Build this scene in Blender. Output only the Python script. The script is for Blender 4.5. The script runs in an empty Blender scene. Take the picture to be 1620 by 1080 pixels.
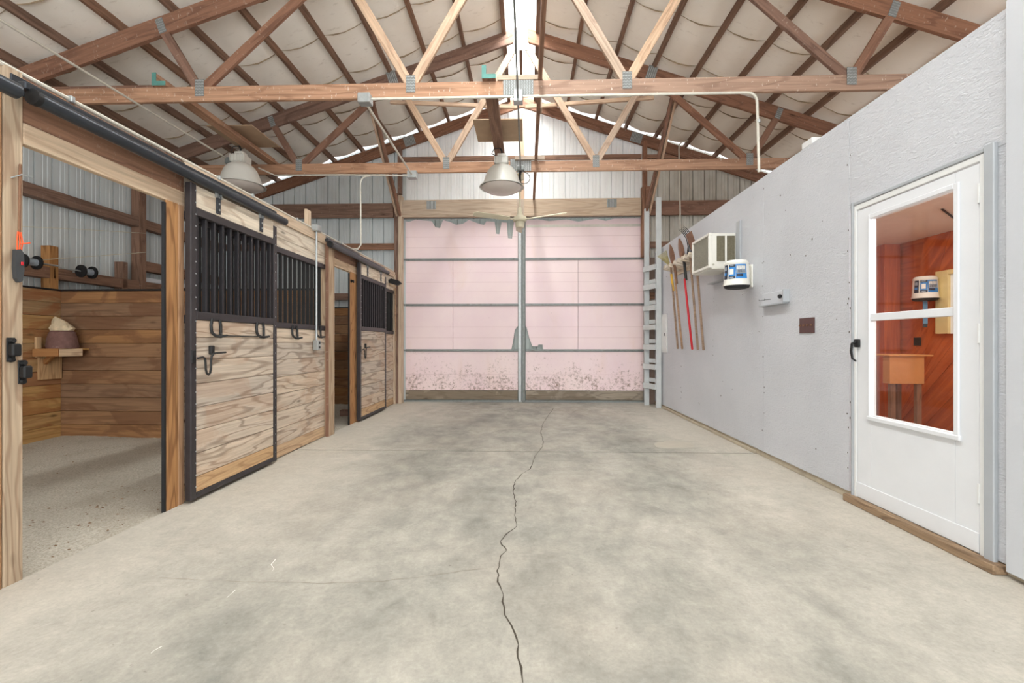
import bpy, bmesh, math, random
from mathutils import Vector, Matrix
random.seed(7)
S = bpy.context.scene
COL = S.collection
F, VX, CH, TH = 720.0, 833.0, 1.11, 0.0319

# ------------------------------------------------------------ camera, sky, light, exposure
cam = bpy.data.cameras.new('camera'); cam.lens = 16; cam.sensor_width = 36; cam.clip_start = .05
co = bpy.data.objects.new('camera', cam); COL.objects.link(co)
co.location = (0, 0, CH); co.rotation_euler = (math.pi/2, 0, TH); S.camera = co
w = bpy.data.worlds.new('sky'); S.world = w; w.use_nodes = True
w.node_tree.nodes['Background'].inputs[0].default_value = (.95, .98, 1, 1)
w.node_tree.nodes['Background'].inputs[1].default_value = 2.0
def area(name, loc, rot, sx, sy, power, col=(1, 1, 1)):
    l = bpy.data.lights.new(name, 'AREA'); l.shape = 'RECTANGLE'; l.size = sx; l.size_y = sy
    l.energy = power; l.color = col
    o = bpy.data.objects.new(name, l); COL.objects.link(o); o.location = loc; o.rotation_euler = rot
    return o
area('skylight_daylight', (-.08, 3.0, 5.72), (0, 0, 0), .5, 10.5, 620, (.965, .992, .985))
area('rear_doorway_daylight', (0, -2.6, 1.9), (math.pi/2, 0, 0), 5.0, 3.4, 60, (.965, .992, .985))
area('added_roof_fill', (0, -4.2, .15), (math.radians(158), 0, 0), 7.0, 3.0, 230, (.98, .99, .96))  # added fill behind the camera, aimed up to brighten the roof underside
S.view_settings.view_transform = 'Standard'; S.view_settings.look = 'None'
S.view_settings.gamma = 1; S.view_settings.use_curve_mapping = False
S.view_settings.exposure = 0.14
try:
    S.cycles.max_bounces = 10; S.cycles.diffuse_bounces = 6; S.cycles.transparent_max_bounces = 12
    S.cycles.use_denoising = True
    S.cycles.sample_clamp_indirect = 8
except Exception: pass

# ------------------------------------------------------------ measuring helpers (metres; camera at 0,0,1.11)
def zc(px, X): return F*X/(px-VX)
def YX(px, X): return zc(px, X) + TH*X                      # depth of a column seen on the plane x = X
def ZX(px, py, X): return CH + (540-py)*zc(px, X)/F         # height there
def XY(px, Y):
    u = (px-VX)/F; return u*Y/(1+TH*u)
def ZY(px, py, Y):
    u = (px-VX)/F; return CH + (540-py)*Y/(1+TH*u)/F
def PZ(px, py, z):
    c = (z-CH)*F/(540-py); X = (px-VX)*c/F; return (X, c+TH*X)

# ------------------------------------------------------------ materials
def lin(c): return tuple(((v/255)/12.92 if v/255 <= .04045 else ((v/255+.055)/1.055)**2.4) for v in c) + (1,)
class NT:
    def __init__(s, name):
        s.m = bpy.data.materials.new(name); s.m.use_nodes = True; s.t = s.m.node_tree
        s.b = s.t.nodes['Principled BSDF']; s.o = s.t.nodes['Material Output']
    def n(s, typ, **kw):
        x = s.t.nodes.new(typ)
        for k, v in kw.items():
            if k.startswith('i_'):
                k = k[2:]; k = int(k) if k.isdigit() else k.replace('_', ' ')
                x.inputs[k].default_value = v
            else: setattr(x, k, v)
        return x
    def l(s, a, b): s.t.links.new(a, b)
    def math(s, op, a, b=None):
        x = s.n('ShaderNodeMath', operation=op)
        for i, v in enumerate((a, b)):
            if v is None: continue
            if isinstance(v, (int, float)): x.inputs[i].default_value = v
            else: s.l(v, x.inputs[i])
        return x.outputs[0]
    def ramp(s, f, stops):
        r = s.n('ShaderNodeValToRGB'); e = r.color_ramp.elements
        while len(e) < len(stops): e.new(.5)
        for k, (p, c) in enumerate(stops): e[k].position = p; e[k].color = c if len(c) == 4 else c+(1,)
        s.l(f, r.inputs[0]); return r.outputs[0]
    def mix(s, f, a, b, mode='MIX'):
        x = s.n('ShaderNodeMix', data_type='RGBA', blend_type=mode)
        for i, v in ((0, f), (6, a), (7, b)):
            if isinstance(v, (int, float)): x.inputs[i].default_value = v
            elif isinstance(v, tuple): x.inputs[i].default_value = v
            else: s.l(v, x.inputs[i])
        return x.outputs[2]
    def coords(s, scale, rnd=0.0, world=False):
        tc = s.n('ShaderNodeTexCoord'); out = tc.outputs['Object']
        if world: out = s.n('ShaderNodeNewGeometry').outputs['Position']
        if rnd:
            oi = s.n('ShaderNodeObjectInfo'); v = s.n('ShaderNodeVectorMath', operation='SCALE')
            v.inputs[0].default_value = (7.3, 3.1, 5.7); s.l(s.math('MULTIPLY', oi.outputs['Random'], rnd), v.inputs['Scale'])
            a = s.n('ShaderNodeVectorMath', operation='ADD'); s.l(out, a.inputs[0]); s.l(v.outputs[0], a.inputs[1]); out = a.outputs[0]
        mp = s.n('ShaderNodeMapping'); mp.inputs['Scale'].default_value = scale; s.l(out, mp.inputs[0]); return mp.outputs[0]
    def noise(s, vec, scale, detail=4, rough=.55, dist=0):
        x = s.n('ShaderNodeTexNoise', i_Scale=scale, i_Detail=detail, i_Roughness=rough, i_Distortion=dist)
        s.l(vec, x.inputs['Vector']); return x.outputs[0]
    def bump(s, h, strength, dist=.01):
        x = s.n('ShaderNodeBump', i_Strength=strength, i_Distance=dist); s.l(h, x.inputs['Height']); s.l(x.outputs[0], s.b.inputs['Normal'])
W4 = (1, 1, 1, 1)
def wood(name, base, dark, grain=.5, rings=30, var=.18, specks=0, stain=None, stain_amt=.5, rough=.75, knots=True, sat=.70):
    m = NT(name)
    v = m.coords((.55, 4.2, 4.2), 9); n1 = m.noise(v, 1, 3, .5, .3)
    sn = m.math('SINE', m.math('MULTIPLY', n1, rings*2.2))
    g = m.ramp(sn, [(.35, (0, 0, 0)), (1.0, (1, 1, 1))])
    fib = m.noise(m.coords((2.2, 70, 70), 9), 1, 3, .6)
    fr = m.ramp(fib, [(.35, (.78, .78, .78)), (.7, (1.08, 1.08, 1.08))])
    c = m.mix(m.math('MULTIPLY', g, grain), lin(base), lin(dark))
    c = m.mix(1.0, c, fr, 'MULTIPLY')
    oi = m.n('ShaderNodeObjectInfo')
    hv = m.n('ShaderNodeHueSaturation'); m.l(c, hv.inputs['Color'])
    m.l(m.math('ADD', m.math('MULTIPLY', oi.outputs['Random'], var*2), 1-var), hv.inputs['Value'])
    m.l(m.math('ADD', m.math('MULTIPLY', oi.outputs['Random'], .2), sat), hv.inputs['Saturation'])
    c = hv.outputs[0]
    if stain:
        sm = m.ramp(m.noise(m.coords((.8, 1.6, 1.6), 9), 1.5, 5, .6, .8), [(.5, (0, 0, 0)), (.56, (1, 1, 1))])
        c = m.mix(m.math('MULTIPLY', sm, stain_amt), c, lin(stain))
    if knots:
        vo = m.n('ShaderNodeTexVoronoi', i_Scale=1.0); m.l(m.coords((1.6, 5, 5), 9), vo.inputs['Vector'])
        k = m.ramp(vo.outputs['Distance'], [(.03, (1, 1, 1)), (.10, (0, 0, 0))])
        c = m.mix(m.math('MULTIPLY', k, .7), c, lin(tuple(x*.45 for x in dark)))
    if specks:
        sp = m.ramp(m.noise(m.coords((60, 22, 22), 9), 1, 2, .5), [(.66, (0, 0, 0)), (.70, (1, 1, 1))])
        c = m.mix(m.math('MULTIPLY', sp, specks), c, lin((225, 215, 200)))
    m.l(c, m.b.inputs['Base Color']); m.b.inputs['Roughness'].default_value = rough
    m.b.inputs['Specular IOR Level'].default_value = .25
    m.bump(m.math('ADD', fib, m.math('MULTIPLY', g, -.5)), .35, .003)
    return m.m
def plain(name, col, rough=.6, metal=0, mottle=.08, scale=8, bump=0, spec=.4, dirt=None, dirt_at=.6, dirt_amt=.6):
    m = NT(name); n = m.noise(m.coords((1, 1, 1), 4), scale, 5, .6)
    c = m.mix(1.0, lin(col), m.ramp(n, [(.3, (1-mottle,)*3), (.7, (1+mottle,)*3)]), 'MULTIPLY')
    if dirt:
        d = m.ramp(m.noise(m.coords((1, 1, 1), 4), scale*.6, 8, .7), [(dirt_at, (0, 0, 0)), (dirt_at+.1, (1, 1, 1))])
        c = m.mix(m.math('MULTIPLY', d, dirt_amt), c, lin(dirt))
    m.l(c, m.b.inputs['Base Color']); m.b.inputs['Roughness'].default_value = rough
    m.b.inputs['Metallic'].default_value = metal; m.b.inputs['Specular IOR Level'].default_value = spec
    if bump: m.bump(m.noise(m.coords((1, 1, 1), 4), scale*6, 4, .6), bump, .004)
    return m.m

M = {}
M['truss'] = wood('truss_wood', (178, 132, 98), (128, 84, 56), .45, 22, .08, .5)
M['rafter'] = wood('rafter_wood', (140, 94, 66), (98, 60, 42), .5, 22, .12, .2)
M['web'] = wood('web_wood', (204, 168, 134), (164, 122, 90), .5, 30, .13, .12)
M['purlin'] = wood('purlin_wood', (136, 98, 72), (94, 64, 46), .5, 24, .1, 0)
M['brown'] = wood('brown_wood', (144, 102, 74), (100, 66, 48), .5, 24, .12, .1)
M['beige'] = wood('beige_wood', (188, 164, 138), (152, 122, 96), .4, 24, .1, .1)
M['pale'] = wood('pale_wood', (212, 182, 146), (170, 130, 92), .4, 24, .06)
M['postw'] = wood('pale_post_wood', (184, 158, 126), (138, 100, 68), .55, 30, .04)
M['jamb'] = wood('jamb_wood', (176, 122, 62), (112, 66, 26), .6, 34, .08, sat=.76)
M['plank'] = wood('weathered_plank', (204, 184, 160), (118, 90, 68), .55, 30, .09, 0, (168, 128, 98), .3)
M['plank2'] = wood('washed_plank', (218, 202, 178), (164, 132, 102), .5, 30, .05)
M['tan'] = wood('tan_plank', (200, 158, 104), (150, 104, 56), .55, 34, .05)
M['liner'] = wood('stall_liner', (150, 112, 78), (108, 74, 50), .4, 20, .18, 0, (108, 74, 52), .6, sat=.88)
M['liner2'] = wood('stall_liner_light', (178, 142, 96), (128, 88, 54), .4, 20, .18, 0, (140, 84, 50), .6, sat=.9)
M['sill'] = wood('sill_wood', (158, 124, 84), (104, 74, 46), .6, 30, .08)
M['grime'] = wood('grimy_board', (164, 148, 126), (112, 96, 78), .5, 24, .08, 0, (110, 96, 80), .6)
M['handle'] = wood('tool_handle_wood', (168, 128, 92), (120, 84, 56), .4, 24, .15, knots=False)
M['black'] = plain('black_steel', (60, 56, 58), .42, .3, .15, 12, 0, .5)
M['barm'] = plain('black_bars', (46, 44, 47), .4, .3, .1, 12)
M['blackflat'] = plain('black_edging', (24, 24, 25), .6, 0, .2, 20)
M['pipe'] = plain('track_pipe_paint', (62, 66, 72), .32, .5, .1, 10)
M['iron'] = plain('dark_iron', (58, 58, 58), .5, .6, .3, 30, .2)
M['galv'] = plain('galvanised_steel', (172, 176, 176), .4, .55, .12, 25)
M['dullgalv'] = plain('dull_steel_channel', (128, 132, 130), .5, .4, .15, 20, dirt=(96, 88, 76), dirt_at=.58)
M['conduit'] = plain('conduit_paint', (206, 202, 190), .45, .2, .08, 14)
M['enamel'] = plain('lamp_enamel', (204, 202, 194), .3, 0, .04, 8)
M['lens'] = plain('lamp_lens', (196, 186, 178), .25, 0, .06, 6)
M['fanw'] = plain('fan_paint', (204, 196, 172), .4, 0, .06, 8)
M['white'] = plain('white_door_paint', (222, 224, 227), .4, 0, .02, 6)
M['wframe'] = plain('white_frame_paint', (222, 223, 222), .4, 0, .03, 8)
M['graytrim'] = plain('grey_trim_paint', (168, 172, 176), .5, 0, .04, 6)
M['ladder'] = plain('ladder_paint', (196, 200, 200), .5, 0, .06, 6)
M['ply'] = plain('bare_plywood', (176, 152, 126), .8, 0, .1, 5)
M['brownply'] = plain('brown_board', (150, 130, 116), .8, 0, .1, 5)
M['orange'] = plain('orange_cord', (240, 96, 48), .6)
M['knife'] = plain('knife_grey', (66, 68, 70), .5, .1, .08)
M['red'] = plain('red_paint', (196, 32, 44), .4)
M['yellow'] = plain('yellow_paint', (214, 168, 62), .5)
M['teal'] = plain('teal_paint', (88, 138, 130), .7, 0, .15)
M['rust'] = plain('rusty_blade', (132, 98, 76), .5, .45, .2, 20)
M['acbody'] = plain('air_conditioner_body', (226, 224, 216), .45, 0, .04, 6, dirt=(180, 168, 140), dirt_at=.66)
M['acgrille'] = plain('air_conditioner_grille', (178, 174, 160), .6, .1, .15, 30)
M['ventf'] = plain('side_vent_fins', (134, 127, 108), .6, .1, .2, 40)
M['acdark'] = plain('air_conditioner_fins', (104, 98, 78), .7, .1, .3, 60)
M['bucket'] = plain('bucket_plastic', (232, 230, 222), .4, 0, .03, 8)
M['blue'] = plain('label_blue', (52, 128, 196), .4)
M['labdark'] = plain('label_dark', (44, 52, 70), .4, 0, .2, 40)
M['labgray'] = plain('label_grey', (150, 160, 170), .4, 0, .3, 60)
M['switch'] = plain('brown_switch_plate', (84, 58, 56), .35)
M['salt'] = plain('mineral_block', (112, 82, 76), .85, 0, .25, 14, .6, dirt=(200, 184, 176), dirt_at=.6, dirt_amt=.5)
M['stone'] = plain('pale_stone', (206, 188, 158), .85, 0, .2, 12, .6)
M['twine'] = plain('twine', (206, 200, 180), .8)
M['cream'] = plain('cream_frame', (226, 206, 150), .6)
M['mauve'] = plain('mauve_sash', (110, 82, 84), .6)
M['board'] = plain('cardboard_box', (198, 140, 84), .8, 0, .05)
M['ceilw'] = plain('room_ceiling_white', (232, 226, 216), .8, 0, .03)
M['concrete_edge'] = plain('plate_beige', (178, 166, 146), .85, 0, .15, 8)
M['plate'] = plain('nail_plate_steel', (176, 180, 180), .45, .2, .12, 30)
M['slot'] = plain('nail_plate_slots', (128, 130, 128), .6, .1, .15, 30)
M['bluecloth'] = plain('blue_towel', (90, 130, 160), .8)

def mat_siding(name, col, dirt):
    m = NT(name)
    st = m.noise(m.coords((1, 1, .5), 0, True), 1.6, 4, .6)
    sp = m.noise(m.coords((1, 1, 1), 0, True), 22, 4, .7)
    c = m.mix(m.ramp(st, [(.45, (0, 0, 0)), (.8, (dirt,)*3)]), lin(col), lin((128, 112, 92)))
    c = m.mix(m.ramp(sp, [(.68, (0, 0, 0)), (.75, (.5,)*3)]), c, lin((110, 92, 74)))
    m.l(c, m.b.inputs['Base Color']); m.b.inputs['Roughness'].default_value = .45
    return m.m
M['siding'] = mat_siding('lit_white_siding', (240, 242, 242), .2)  # whiter base paints the ridge light onto the middle gable panels
M['siding_grey'] = mat_siding('grey_metal_siding', (206, 212, 212), .4)
M['siding_dirty'] = mat_siding('dusty_metal_siding', (200, 198, 188), .9)
M['siding_door'] = mat_siding('door_metal_skin', (170, 178, 174), .3)

def mat_insul():
    m = NT('vinyl_insulation'); p = m.coords((1, 1, 1), 0, True)
    n = m.noise(p, .9, 6, .6, .4); f = m.noise(m.coords((.6, 3, 3), 0, True), 6, 5, .7)
    c = m.mix(m.ramp(n, [(.35, (0, 0, 0)), (.75, (.7,)*3)]), lin((250, 246, 238)), lin((232, 223, 210)))
    c = m.mix(m.ramp(f, [(.6, (0, 0, 0)), (.8, (.55,)*3)]), c, lin((150, 134, 114)))
    m.l(c, m.b.inputs['Base Color']); m.b.inputs['Roughness'].default_value = .55
    m.bump(m.noise(p, 9, 4, .6), .35, .01); return m.m
M['insul'] = mat_insul()
M['seam'] = plain('insulation_seam', (150, 132, 108), .8, 0, .2, 6)
def mat_concrete():
    m = NT('worn_concrete'); p = m.coords((1, 1, 1), 0, True)
    geo = m.n('ShaderNodeNewGeometry'); sx = m.n('ShaderNodeSeparateXYZ'); m.l(geo.outputs['Position'], sx.inputs[0])
    mid = m.math('MINIMUM', 1.05, m.math('SUBTRACT', 1.5, m.math('MULTIPLY', m.math('ABSOLUTE', m.math('ADD', sx.outputs[0], -.05)), .42)))
    big = m.noise(m.coords((1, .55, 1), 0, True), 1.15, 7, .62, .5)
    md = m.noise(m.coords((1, .8, 1), 0, True), 4.5, 7, .7, .3)
    t = m.math('MULTIPLY', m.math('ADD', m.math('MULTIPLY', big, .82), m.math('MULTIPLY', md, .5)), mid)
    c = m.mix(m.ramp(t, [(.44, (0, 0, 0)), (.98, (1, 1, 1))]), lin((186, 180, 168)), lin((98, 99, 94)))
    warm = m.ramp(m.noise(p, .8, 4, .6), [(.45, (0, 0, 0)), (.7, (.35,)*3)])
    c = m.mix(warm, c, lin((178, 166, 152)))
    fine = m.noise(p, 55, 5, .75); c = m.mix(1.0, c, m.ramp(m.noise(p, 13, 6, .75, .3), [(.3, (.88,)*3), (.7, (1.07,)*3)]), 'MULTIPLY')
    c = m.mix(1.0, c, m.ramp(fine, [(.3, (.86,)*3), (.7, (1.08,)*3)]), 'MULTIPLY')
    spk = m.ramp(m.noise(p, 30, 2, .5), [(.74, (0, 0, 0)), (.78, (.45,)*3)])
    c = m.mix(spk, c, lin((96, 86, 74)))
    m.l(c, m.b.inputs['Base Color']); m.l(m.ramp(md, [(.3, (.55,)*3), (.8, (.8,)*3)]), m.b.inputs['Roughness'])
    m.b.inputs['Specular IOR Level'].default_value = .3
    m.bump(fine, .18, .003); return m.m
M['concrete'] = mat_concrete()
def mat_sand():
    m = NT('stall_sand'); p = m.coords((1, 1, 1), 0, True)
    n = m.noise(p, 80, 4, .8); b = m.noise(p, 2.2, 5, .6)
    c = m.mix(m.ramp(n, [(.35, (0, 0, 0)), (.7, (1, 1, 1))]), lin((150, 142, 128)), lin((208, 202, 188)))
    c = m.mix(m.ramp(b, [(.5, (0, 0, 0)), (.8, (.5,)*3)]), c, lin((140, 126, 106)))
    m.l(c, m.b.inputs['Base Color']); m.b.inputs['Roughness'].default_value = .95
    m.bump(n, .7, .01); return m.m
M['sand'] = mat_sand()
def mat_foam():
    m = NT('pink_foam_board'); p = m.coords((1, 1, 1), 0, True)
    geo = m.n('ShaderNodeNewGeometry'); sx = m.n('ShaderNodeSeparateXYZ'); m.l(geo.outputs['Position'], sx.inputs[0])
    low = m.math('SUBTRACT', 1.15, sx.outputs[2])
    lowm = m.ramp(m.math('MULTIPLY', low, 1.0), [(.1, (.0,)*3), (.7, (.5,)*3)])
    f = m.noise(p, 17, 8, .8); f2 = m.noise(p, 3.0, 5, .6)
    lowc = m.n('ShaderNodeSeparateColor'); m.l(lowm, lowc.inputs[0])
    d = m.ramp(m.math('ADD', m.math('ADD', f, m.math('MULTIPLY', lowc.outputs[0], .33)), m.math('MULTIPLY', m.math('SUBTRACT', f2, .5), .35)), [(.66, (0, 0, 0)), (.78, (.8,)*3)])
    c = m.mix(m.ramp(m.noise(p, 1.1, 4, .6), [(.35, (0, 0, 0)), (.7, (1, 1, 1))]), lin((244, 224, 223)), lin((238, 214, 219)))
    tan = m.ramp(m.noise(m.coords((1.6, 1, .5), 0, True), 1.6, 5, .6, .5), [(.55, (0, 0, 0)), (.8, (.4,)*3)])
    c = m.mix(tan, c, lin((232, 204, 188)))
    c = m.mix(d, c, lin((132, 102, 84)))
    m.l(c, m.b.inputs['Base Color']); m.b.inputs['Roughness'].default_value = .75
    return m.m
M['foam'] = mat_foam()
def mat_graywall(name, col, bump):
    m = NT(name); p = m.coords((1, 1, 1), 0, True)
    br = m.noise(m.coords((1, 1.2, 3.2), 0, True), 16, 5, .6, 1.4); n = m.noise(p, 1.3, 4, .5)
    c = m.mix(m.ramp(n, [(.4, (0, 0, 0)), (.7, (1, 1, 1))]), lin(col), lin(tuple(v-8 for v in col)))
    sp = m.ramp(m.noise(p, 26, 2, .5), [(.77, (0, 0, 0)), (.80, (.6,)*3)])
    c = m.mix(sp, c, lin((120, 116, 110)))
    m.l(c, m.b.inputs['Base Color']); m.b.inputs['Roughness'].default_value = .5
    m.bump(br, bump, .012); return m.m
M['gwall'] = mat_graywall('painted_rough_panel', (203, 205, 210), .8)
M['gwall2'] = mat_graywall('painted_smooth_panel', (198, 201, 206), .1)
def mat_redwood():
    m = NT('red_diagonal_boards')
    tc = m.n('ShaderNodeTexCoord'); mp = m.n('ShaderNodeMapping'); mp.inputs['Rotation'].default_value = (math.radians(0), 0, 0)
    m.l(tc.outputs['Object'], mp.inputs[0])
    n = m.noise(m.coords((1.0, 14, 14), 9), 1, 4, .6, .4)
    c = m.mix(m.ramp(n, [(.3, (0, 0, 0)), (.7, (1, 1, 1))]), lin((214, 116, 60)), lin((160, 74, 38)))
    m.l(c, m.b.inputs['Base Color']); m.b.inputs['Roughness'].default_value = .4; return m.m
M['redwood'] = mat_redwood()
def mat_glass():
    m = NT('pane_glass'); g = m.n('ShaderNodeBsdfGlossy', i_Roughness=.03); t = m.n('ShaderNodeBsdfTransparent')
    t.inputs[0].default_value = (.96, .96, .95, 1)
    mx = m.n('ShaderNodeMixShader'); lw = m.n('ShaderNodeLayerWeight', i_Blend=.5)
    m.l(m.math('ADD', .04, m.math('MULTIPLY', m.math('POWER', lw.outputs['Facing'], 4.0), .6)), mx.inputs[0]); m.l(t.outputs[0], mx.inputs[1]); m.l(g.outputs[0], mx.inputs[2]); m.l(mx.outputs[0], m.o.inputs[0]); return m.m
M['glass'] = mat_glass()
def mat_sky_panel():
    m = NT('translucent_skylight'); t = m.n('ShaderNodeBsdfTransparent'); d = m.n('ShaderNodeBsdfTranslucent')
    d.inputs[0].default_value = (.95, .95, .92, 1); mx = m.n('ShaderNodeMixShader', i_0=.25)
    m.l(t.outputs[0], mx.inputs[1]); m.l(d.outputs[0], mx.inputs[2]); m.l(mx.outputs[0], m.o.inputs[0]); return m.m
M['skypanel'] = mat_sky_panel()

# ------------------------------------------------------------ mesh helpers
WM = {}
def link(o, parent, mat4):
    COL.objects.link(o); WM[o] = mat4.copy()
    if parent is not None:
        o.parent = parent; o.matrix_basis = WM[parent].inverted() @ mat4
    else: o.matrix_basis = mat4
def tag(o, label=None, cat=None, group=None, kind=None):
    if label: o['label'] = label
    if cat: o['category'] = cat
    if group: o['group'] = group
    if kind: o['kind'] = kind
    return o
def thing(name, loc, label=None, cat=None, group=None, kind=None):
    o = bpy.data.objects.new(name, None); o.empty_display_size = .1
    link(o, None, Matrix.Translation(loc)); return tag(o, label, cat, group, kind)
class MB:
    def __init__(s): s.v = []; s.f = []
    def add(s, vs, fs):
        k = len(s.v); s.v += [tuple(v) for v in vs]; s.f += [tuple(i+k for i in f) for f in fs]; return s
    def box(s, x0, x1, y0, y1, z0, z1, c=0):
        if x0 > x1: x0, x1 = x1, x0
        if y0 > y1: y0, y1 = y1, y0
        if z0 > z1: z0, z1 = z1, z0
        c = min(c, (x1-x0)/3, (y1-y0)/3, (z1-z0)/3)
        if c <= 0:
            vs = [(x, y, z) for z in (z0, z1) for y in (y0, y1) for x in (x0, x1)]
            return s.add(vs, [(0, 2, 3, 1), (4, 5, 7, 6), (0, 1, 5, 4), (2, 6, 7, 3), (0, 4, 6, 2), (1, 3, 7, 5)])
        X, Y, Z = (x0, x1), (y0, y1), (z0, z1); vs = []; idx = {}
        for i in (0, 1):
            for j in (0, 1):
                for k in (0, 1):
                    ix, iy, iz = X[i]+(c if i == 0 else -c), Y[j]+(c if j == 0 else -c), Z[k]+(c if k == 0 else -c)
                    for a, p in enumerate(((X[i], iy, iz), (ix, Y[j], iz), (ix, iy, Z[k]))):
                        idx[i, j, k, a] = len(vs); vs.append(p)
        fs = []
        cyc = [(0, 0), (1, 0), (1, 1), (0, 1)]
        def orient(face):
            p = [Vector(vs[q]) for q in face]; n = (p[1]-p[0]).cross(p[2]-p[0])
            ce = sum(p, Vector())/len(p) - Vector(((x0+x1)/2, (y0+y1)/2, (z0+z1)/2))
            return tuple(face) if n.dot(ce) > 0 else tuple(reversed(face))
        for i in (0, 1):
            fs.append(orient([idx[i, a, b, 0] for a, b in cyc])); fs.append(orient([idx[a, i, b, 1] for a, b in cyc])); fs.append(orient([idx[a, b, i, 2] for a, b in cyc]))
        for a in (0, 1):
            for b in (0, 1):
                fs.append(orient([idx[a, b, 0, 0], idx[a, b, 1, 0], idx[a, b, 1, 1], idx[a, b, 0, 1]]))
                fs.append(orient([idx[a, 0, b, 0], idx[a, 1, b, 0], idx[a, 1, b, 2], idx[a, 0, b, 2]]))
                fs.append(orient([idx[0, a, b, 1], idx[1, a, b, 1], idx[1, a, b, 2], idx[0, a, b, 2]]))
        for i in (0, 1):
            for j in (0, 1):
                for k in (0, 1): fs.append(orient([idx[i, j, k, 0], idx[i, j, k, 1], idx[i, j, k, 2]]))
        return s.add(vs, fs)
    def tube(s, pts, r, n=8, close=False, caps=True):
        pts = [Vector(p) for p in pts]; N = len(pts); rings = []
        up = None
        for i, p in enumerate(pts):
            a = pts[i-1] if i > 0 else (pts[-1] if close else p); b = pts[(i+1) % N] if (i < N-1 or close) else p
            d = (b-a).normalized()
            if up is None: up = Vector((0, 0, 1)) if abs(d.z) < .9 else Vector((1, 0, 0))
            x = d.cross(up).normalized(); y = x.cross(d).normalized(); up = y
            rr = r[i] if isinstance(r, (list, tuple)) else r
            rings.append([p + x*math.cos(2*math.pi*k/n)*rr + y*math.sin(2*math.pi*k/n)*rr for k in range(n)])
        vs = [q for rg in rings for q in rg]; fs = []
        for i in range(N if close else N-1):
            j = (i+1) % N
            for k in range(n): fs.append((i*n+k, i*n+(k+1) % n, j*n+(k+1) % n, j*n+k))
        if caps and not close: fs.append(tuple(reversed(range(n)))); fs.append(tuple((N-1)*n+k for k in range(n)))
        return s.add(vs, fs)
    def lathe(s, prof, c=(0, 0, 0), n=24, cap=True):
        vs = []; fs = []
        for (r, z) in prof:
            for k in range(n): a = 2*math.pi*k/n; vs.append((c[0]+r*math.cos(a), c[1]+r*math.sin(a), c[2]+z))
        for i in range(len(prof)-1):
            for k in range(n): fs.append((i*n+k, i*n+(k+1) % n, (i+1)*n+(k+1) % n, (i+1)*n+k))
        if cap: fs.append(tuple(reversed(range(n)))); fs.append(tuple((len(prof)-1)*n+k for k in range(n)))
        return s.add(vs, fs)
    def prism(s, poly, axis, a, b):
        """poly: 2-D points in the two other axes; extruded along axis from a to b"""
        def mk(p, t):
            if axis == 'x': return (t, p[0], p[1])
            if axis == 'y': return (p[0], t, p[1])
            return (p[0], p[1], t)
        n = len(poly); vs = [mk(p, a) for p in poly] + [mk(p, b) for p in poly]
        fs = [tuple(range(n)), tuple(reversed(range(n, 2*n)))] + [(i, i+n, (i+1) % n+n, (i+1) % n) for i in range(n)]
        return s.add(vs, fs)
    def mesh(s, name, smooth=False):
        me = bpy.data.meshes.new(name); me.from_pydata(s.v, [], s.f); me.validate(); me.update()
        bm = bmesh.new(); bm.from_mesh(me); bmesh.ops.recalc_face_normals(bm, faces=bm.faces); bm.to_mesh(me); bm.free()
        if smooth:
            me.polygons.foreach_set('use_smooth', [True]*len(me.polygons))
            try: me.set_sharp_from_angle(angle=math.radians(40))
            except Exception: pass
        return me
    def build(s, name, mat, parent=None, smooth=False, mat4=None):
        me = s.mesh(name, smooth); me.materials.append(mat)
        o = bpy.data.objects.new(name, me); link(o, parent, mat4 or Matrix.Identity(4)); return o
_cache = {}
def board(name, x0, x1, y0, y1, z0, z1, mat, parent=None, c=.003, axis=None):
    """a board whose grain (local X) follows its longest side"""
    if x0 > x1: x0, x1 = x1, x0
    if y0 > y1: y0, y1 = y1, y0
    if z0 > z1: z0, z1 = z1, z0
    d = (x1-x0, y1-y0, z1-z0); a = axis if axis is not None else d.index(max(d))
    if a == 0: R = Matrix.Identity(4); L = d
    elif a == 1: R = Matrix.Rotation(math.pi/2, 4, 'Z'); L = (d[1], d[0], d[2])
    else: R = Matrix.Rotation(-math.pi/2, 4, 'Y'); L = (d[2], d[1], d[0])
    key = (round(L[0], 4), round(L[1], 4), round(L[2], 4), mat.name, round(c, 4))
    if key not in _cache:
        m = MB(); m.box(-L[0]/2, L[0]/2, -L[1]/2, L[1]/2, -L[2]/2, L[2]/2, c); me = m.mesh(name); me.materials.append(mat); _cache[key] = me
    o = bpy.data.objects.new(name, _cache[key])
    link(o, parent, Matrix.Translation(((x0+x1)/2, (y0+y1)/2, (z0+z1)/2)) @ R); return o
def beam(name, p0, p1, wd, ht, mat, parent=None, up=(0, 0, 1), c=.003, trim=None):
    """board from p0 to p1; wd sideways, ht along up"""
    p0, p1 = Vector(p0), Vector(p1); d = (p1-p0); L = d.length; d.normalize()
    u = Vector(up); y = u.cross(d).normalized(); z = d.cross(y).normalized()
    R = Matrix((d, y, z)).transposed().to_4x4()
    m = MB(); m.box(-L/2, L/2, -wd/2, wd/2, -ht/2, ht/2, c)
    return m.build(name, mat, parent, mat4=Matrix.Translation((p0+p1)/2) @ R)
def arc(cx, cy, r, a0, a1, n):
    return [(cx+r*math.cos(math.radians(a0+(a1-a0)*i/n)), cy+r*math.sin(math.radians(a0+(a1-a0)*i/n))) for i in range(n+1)]

XL, XR = -2.353, 2.27
XCN = -.08            # ridge line
YB = 8.27             # back wall siding
RT = 5.49             # rafter top at ridge
def rtop(x): return RT - abs(x-XCN)/3

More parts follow.
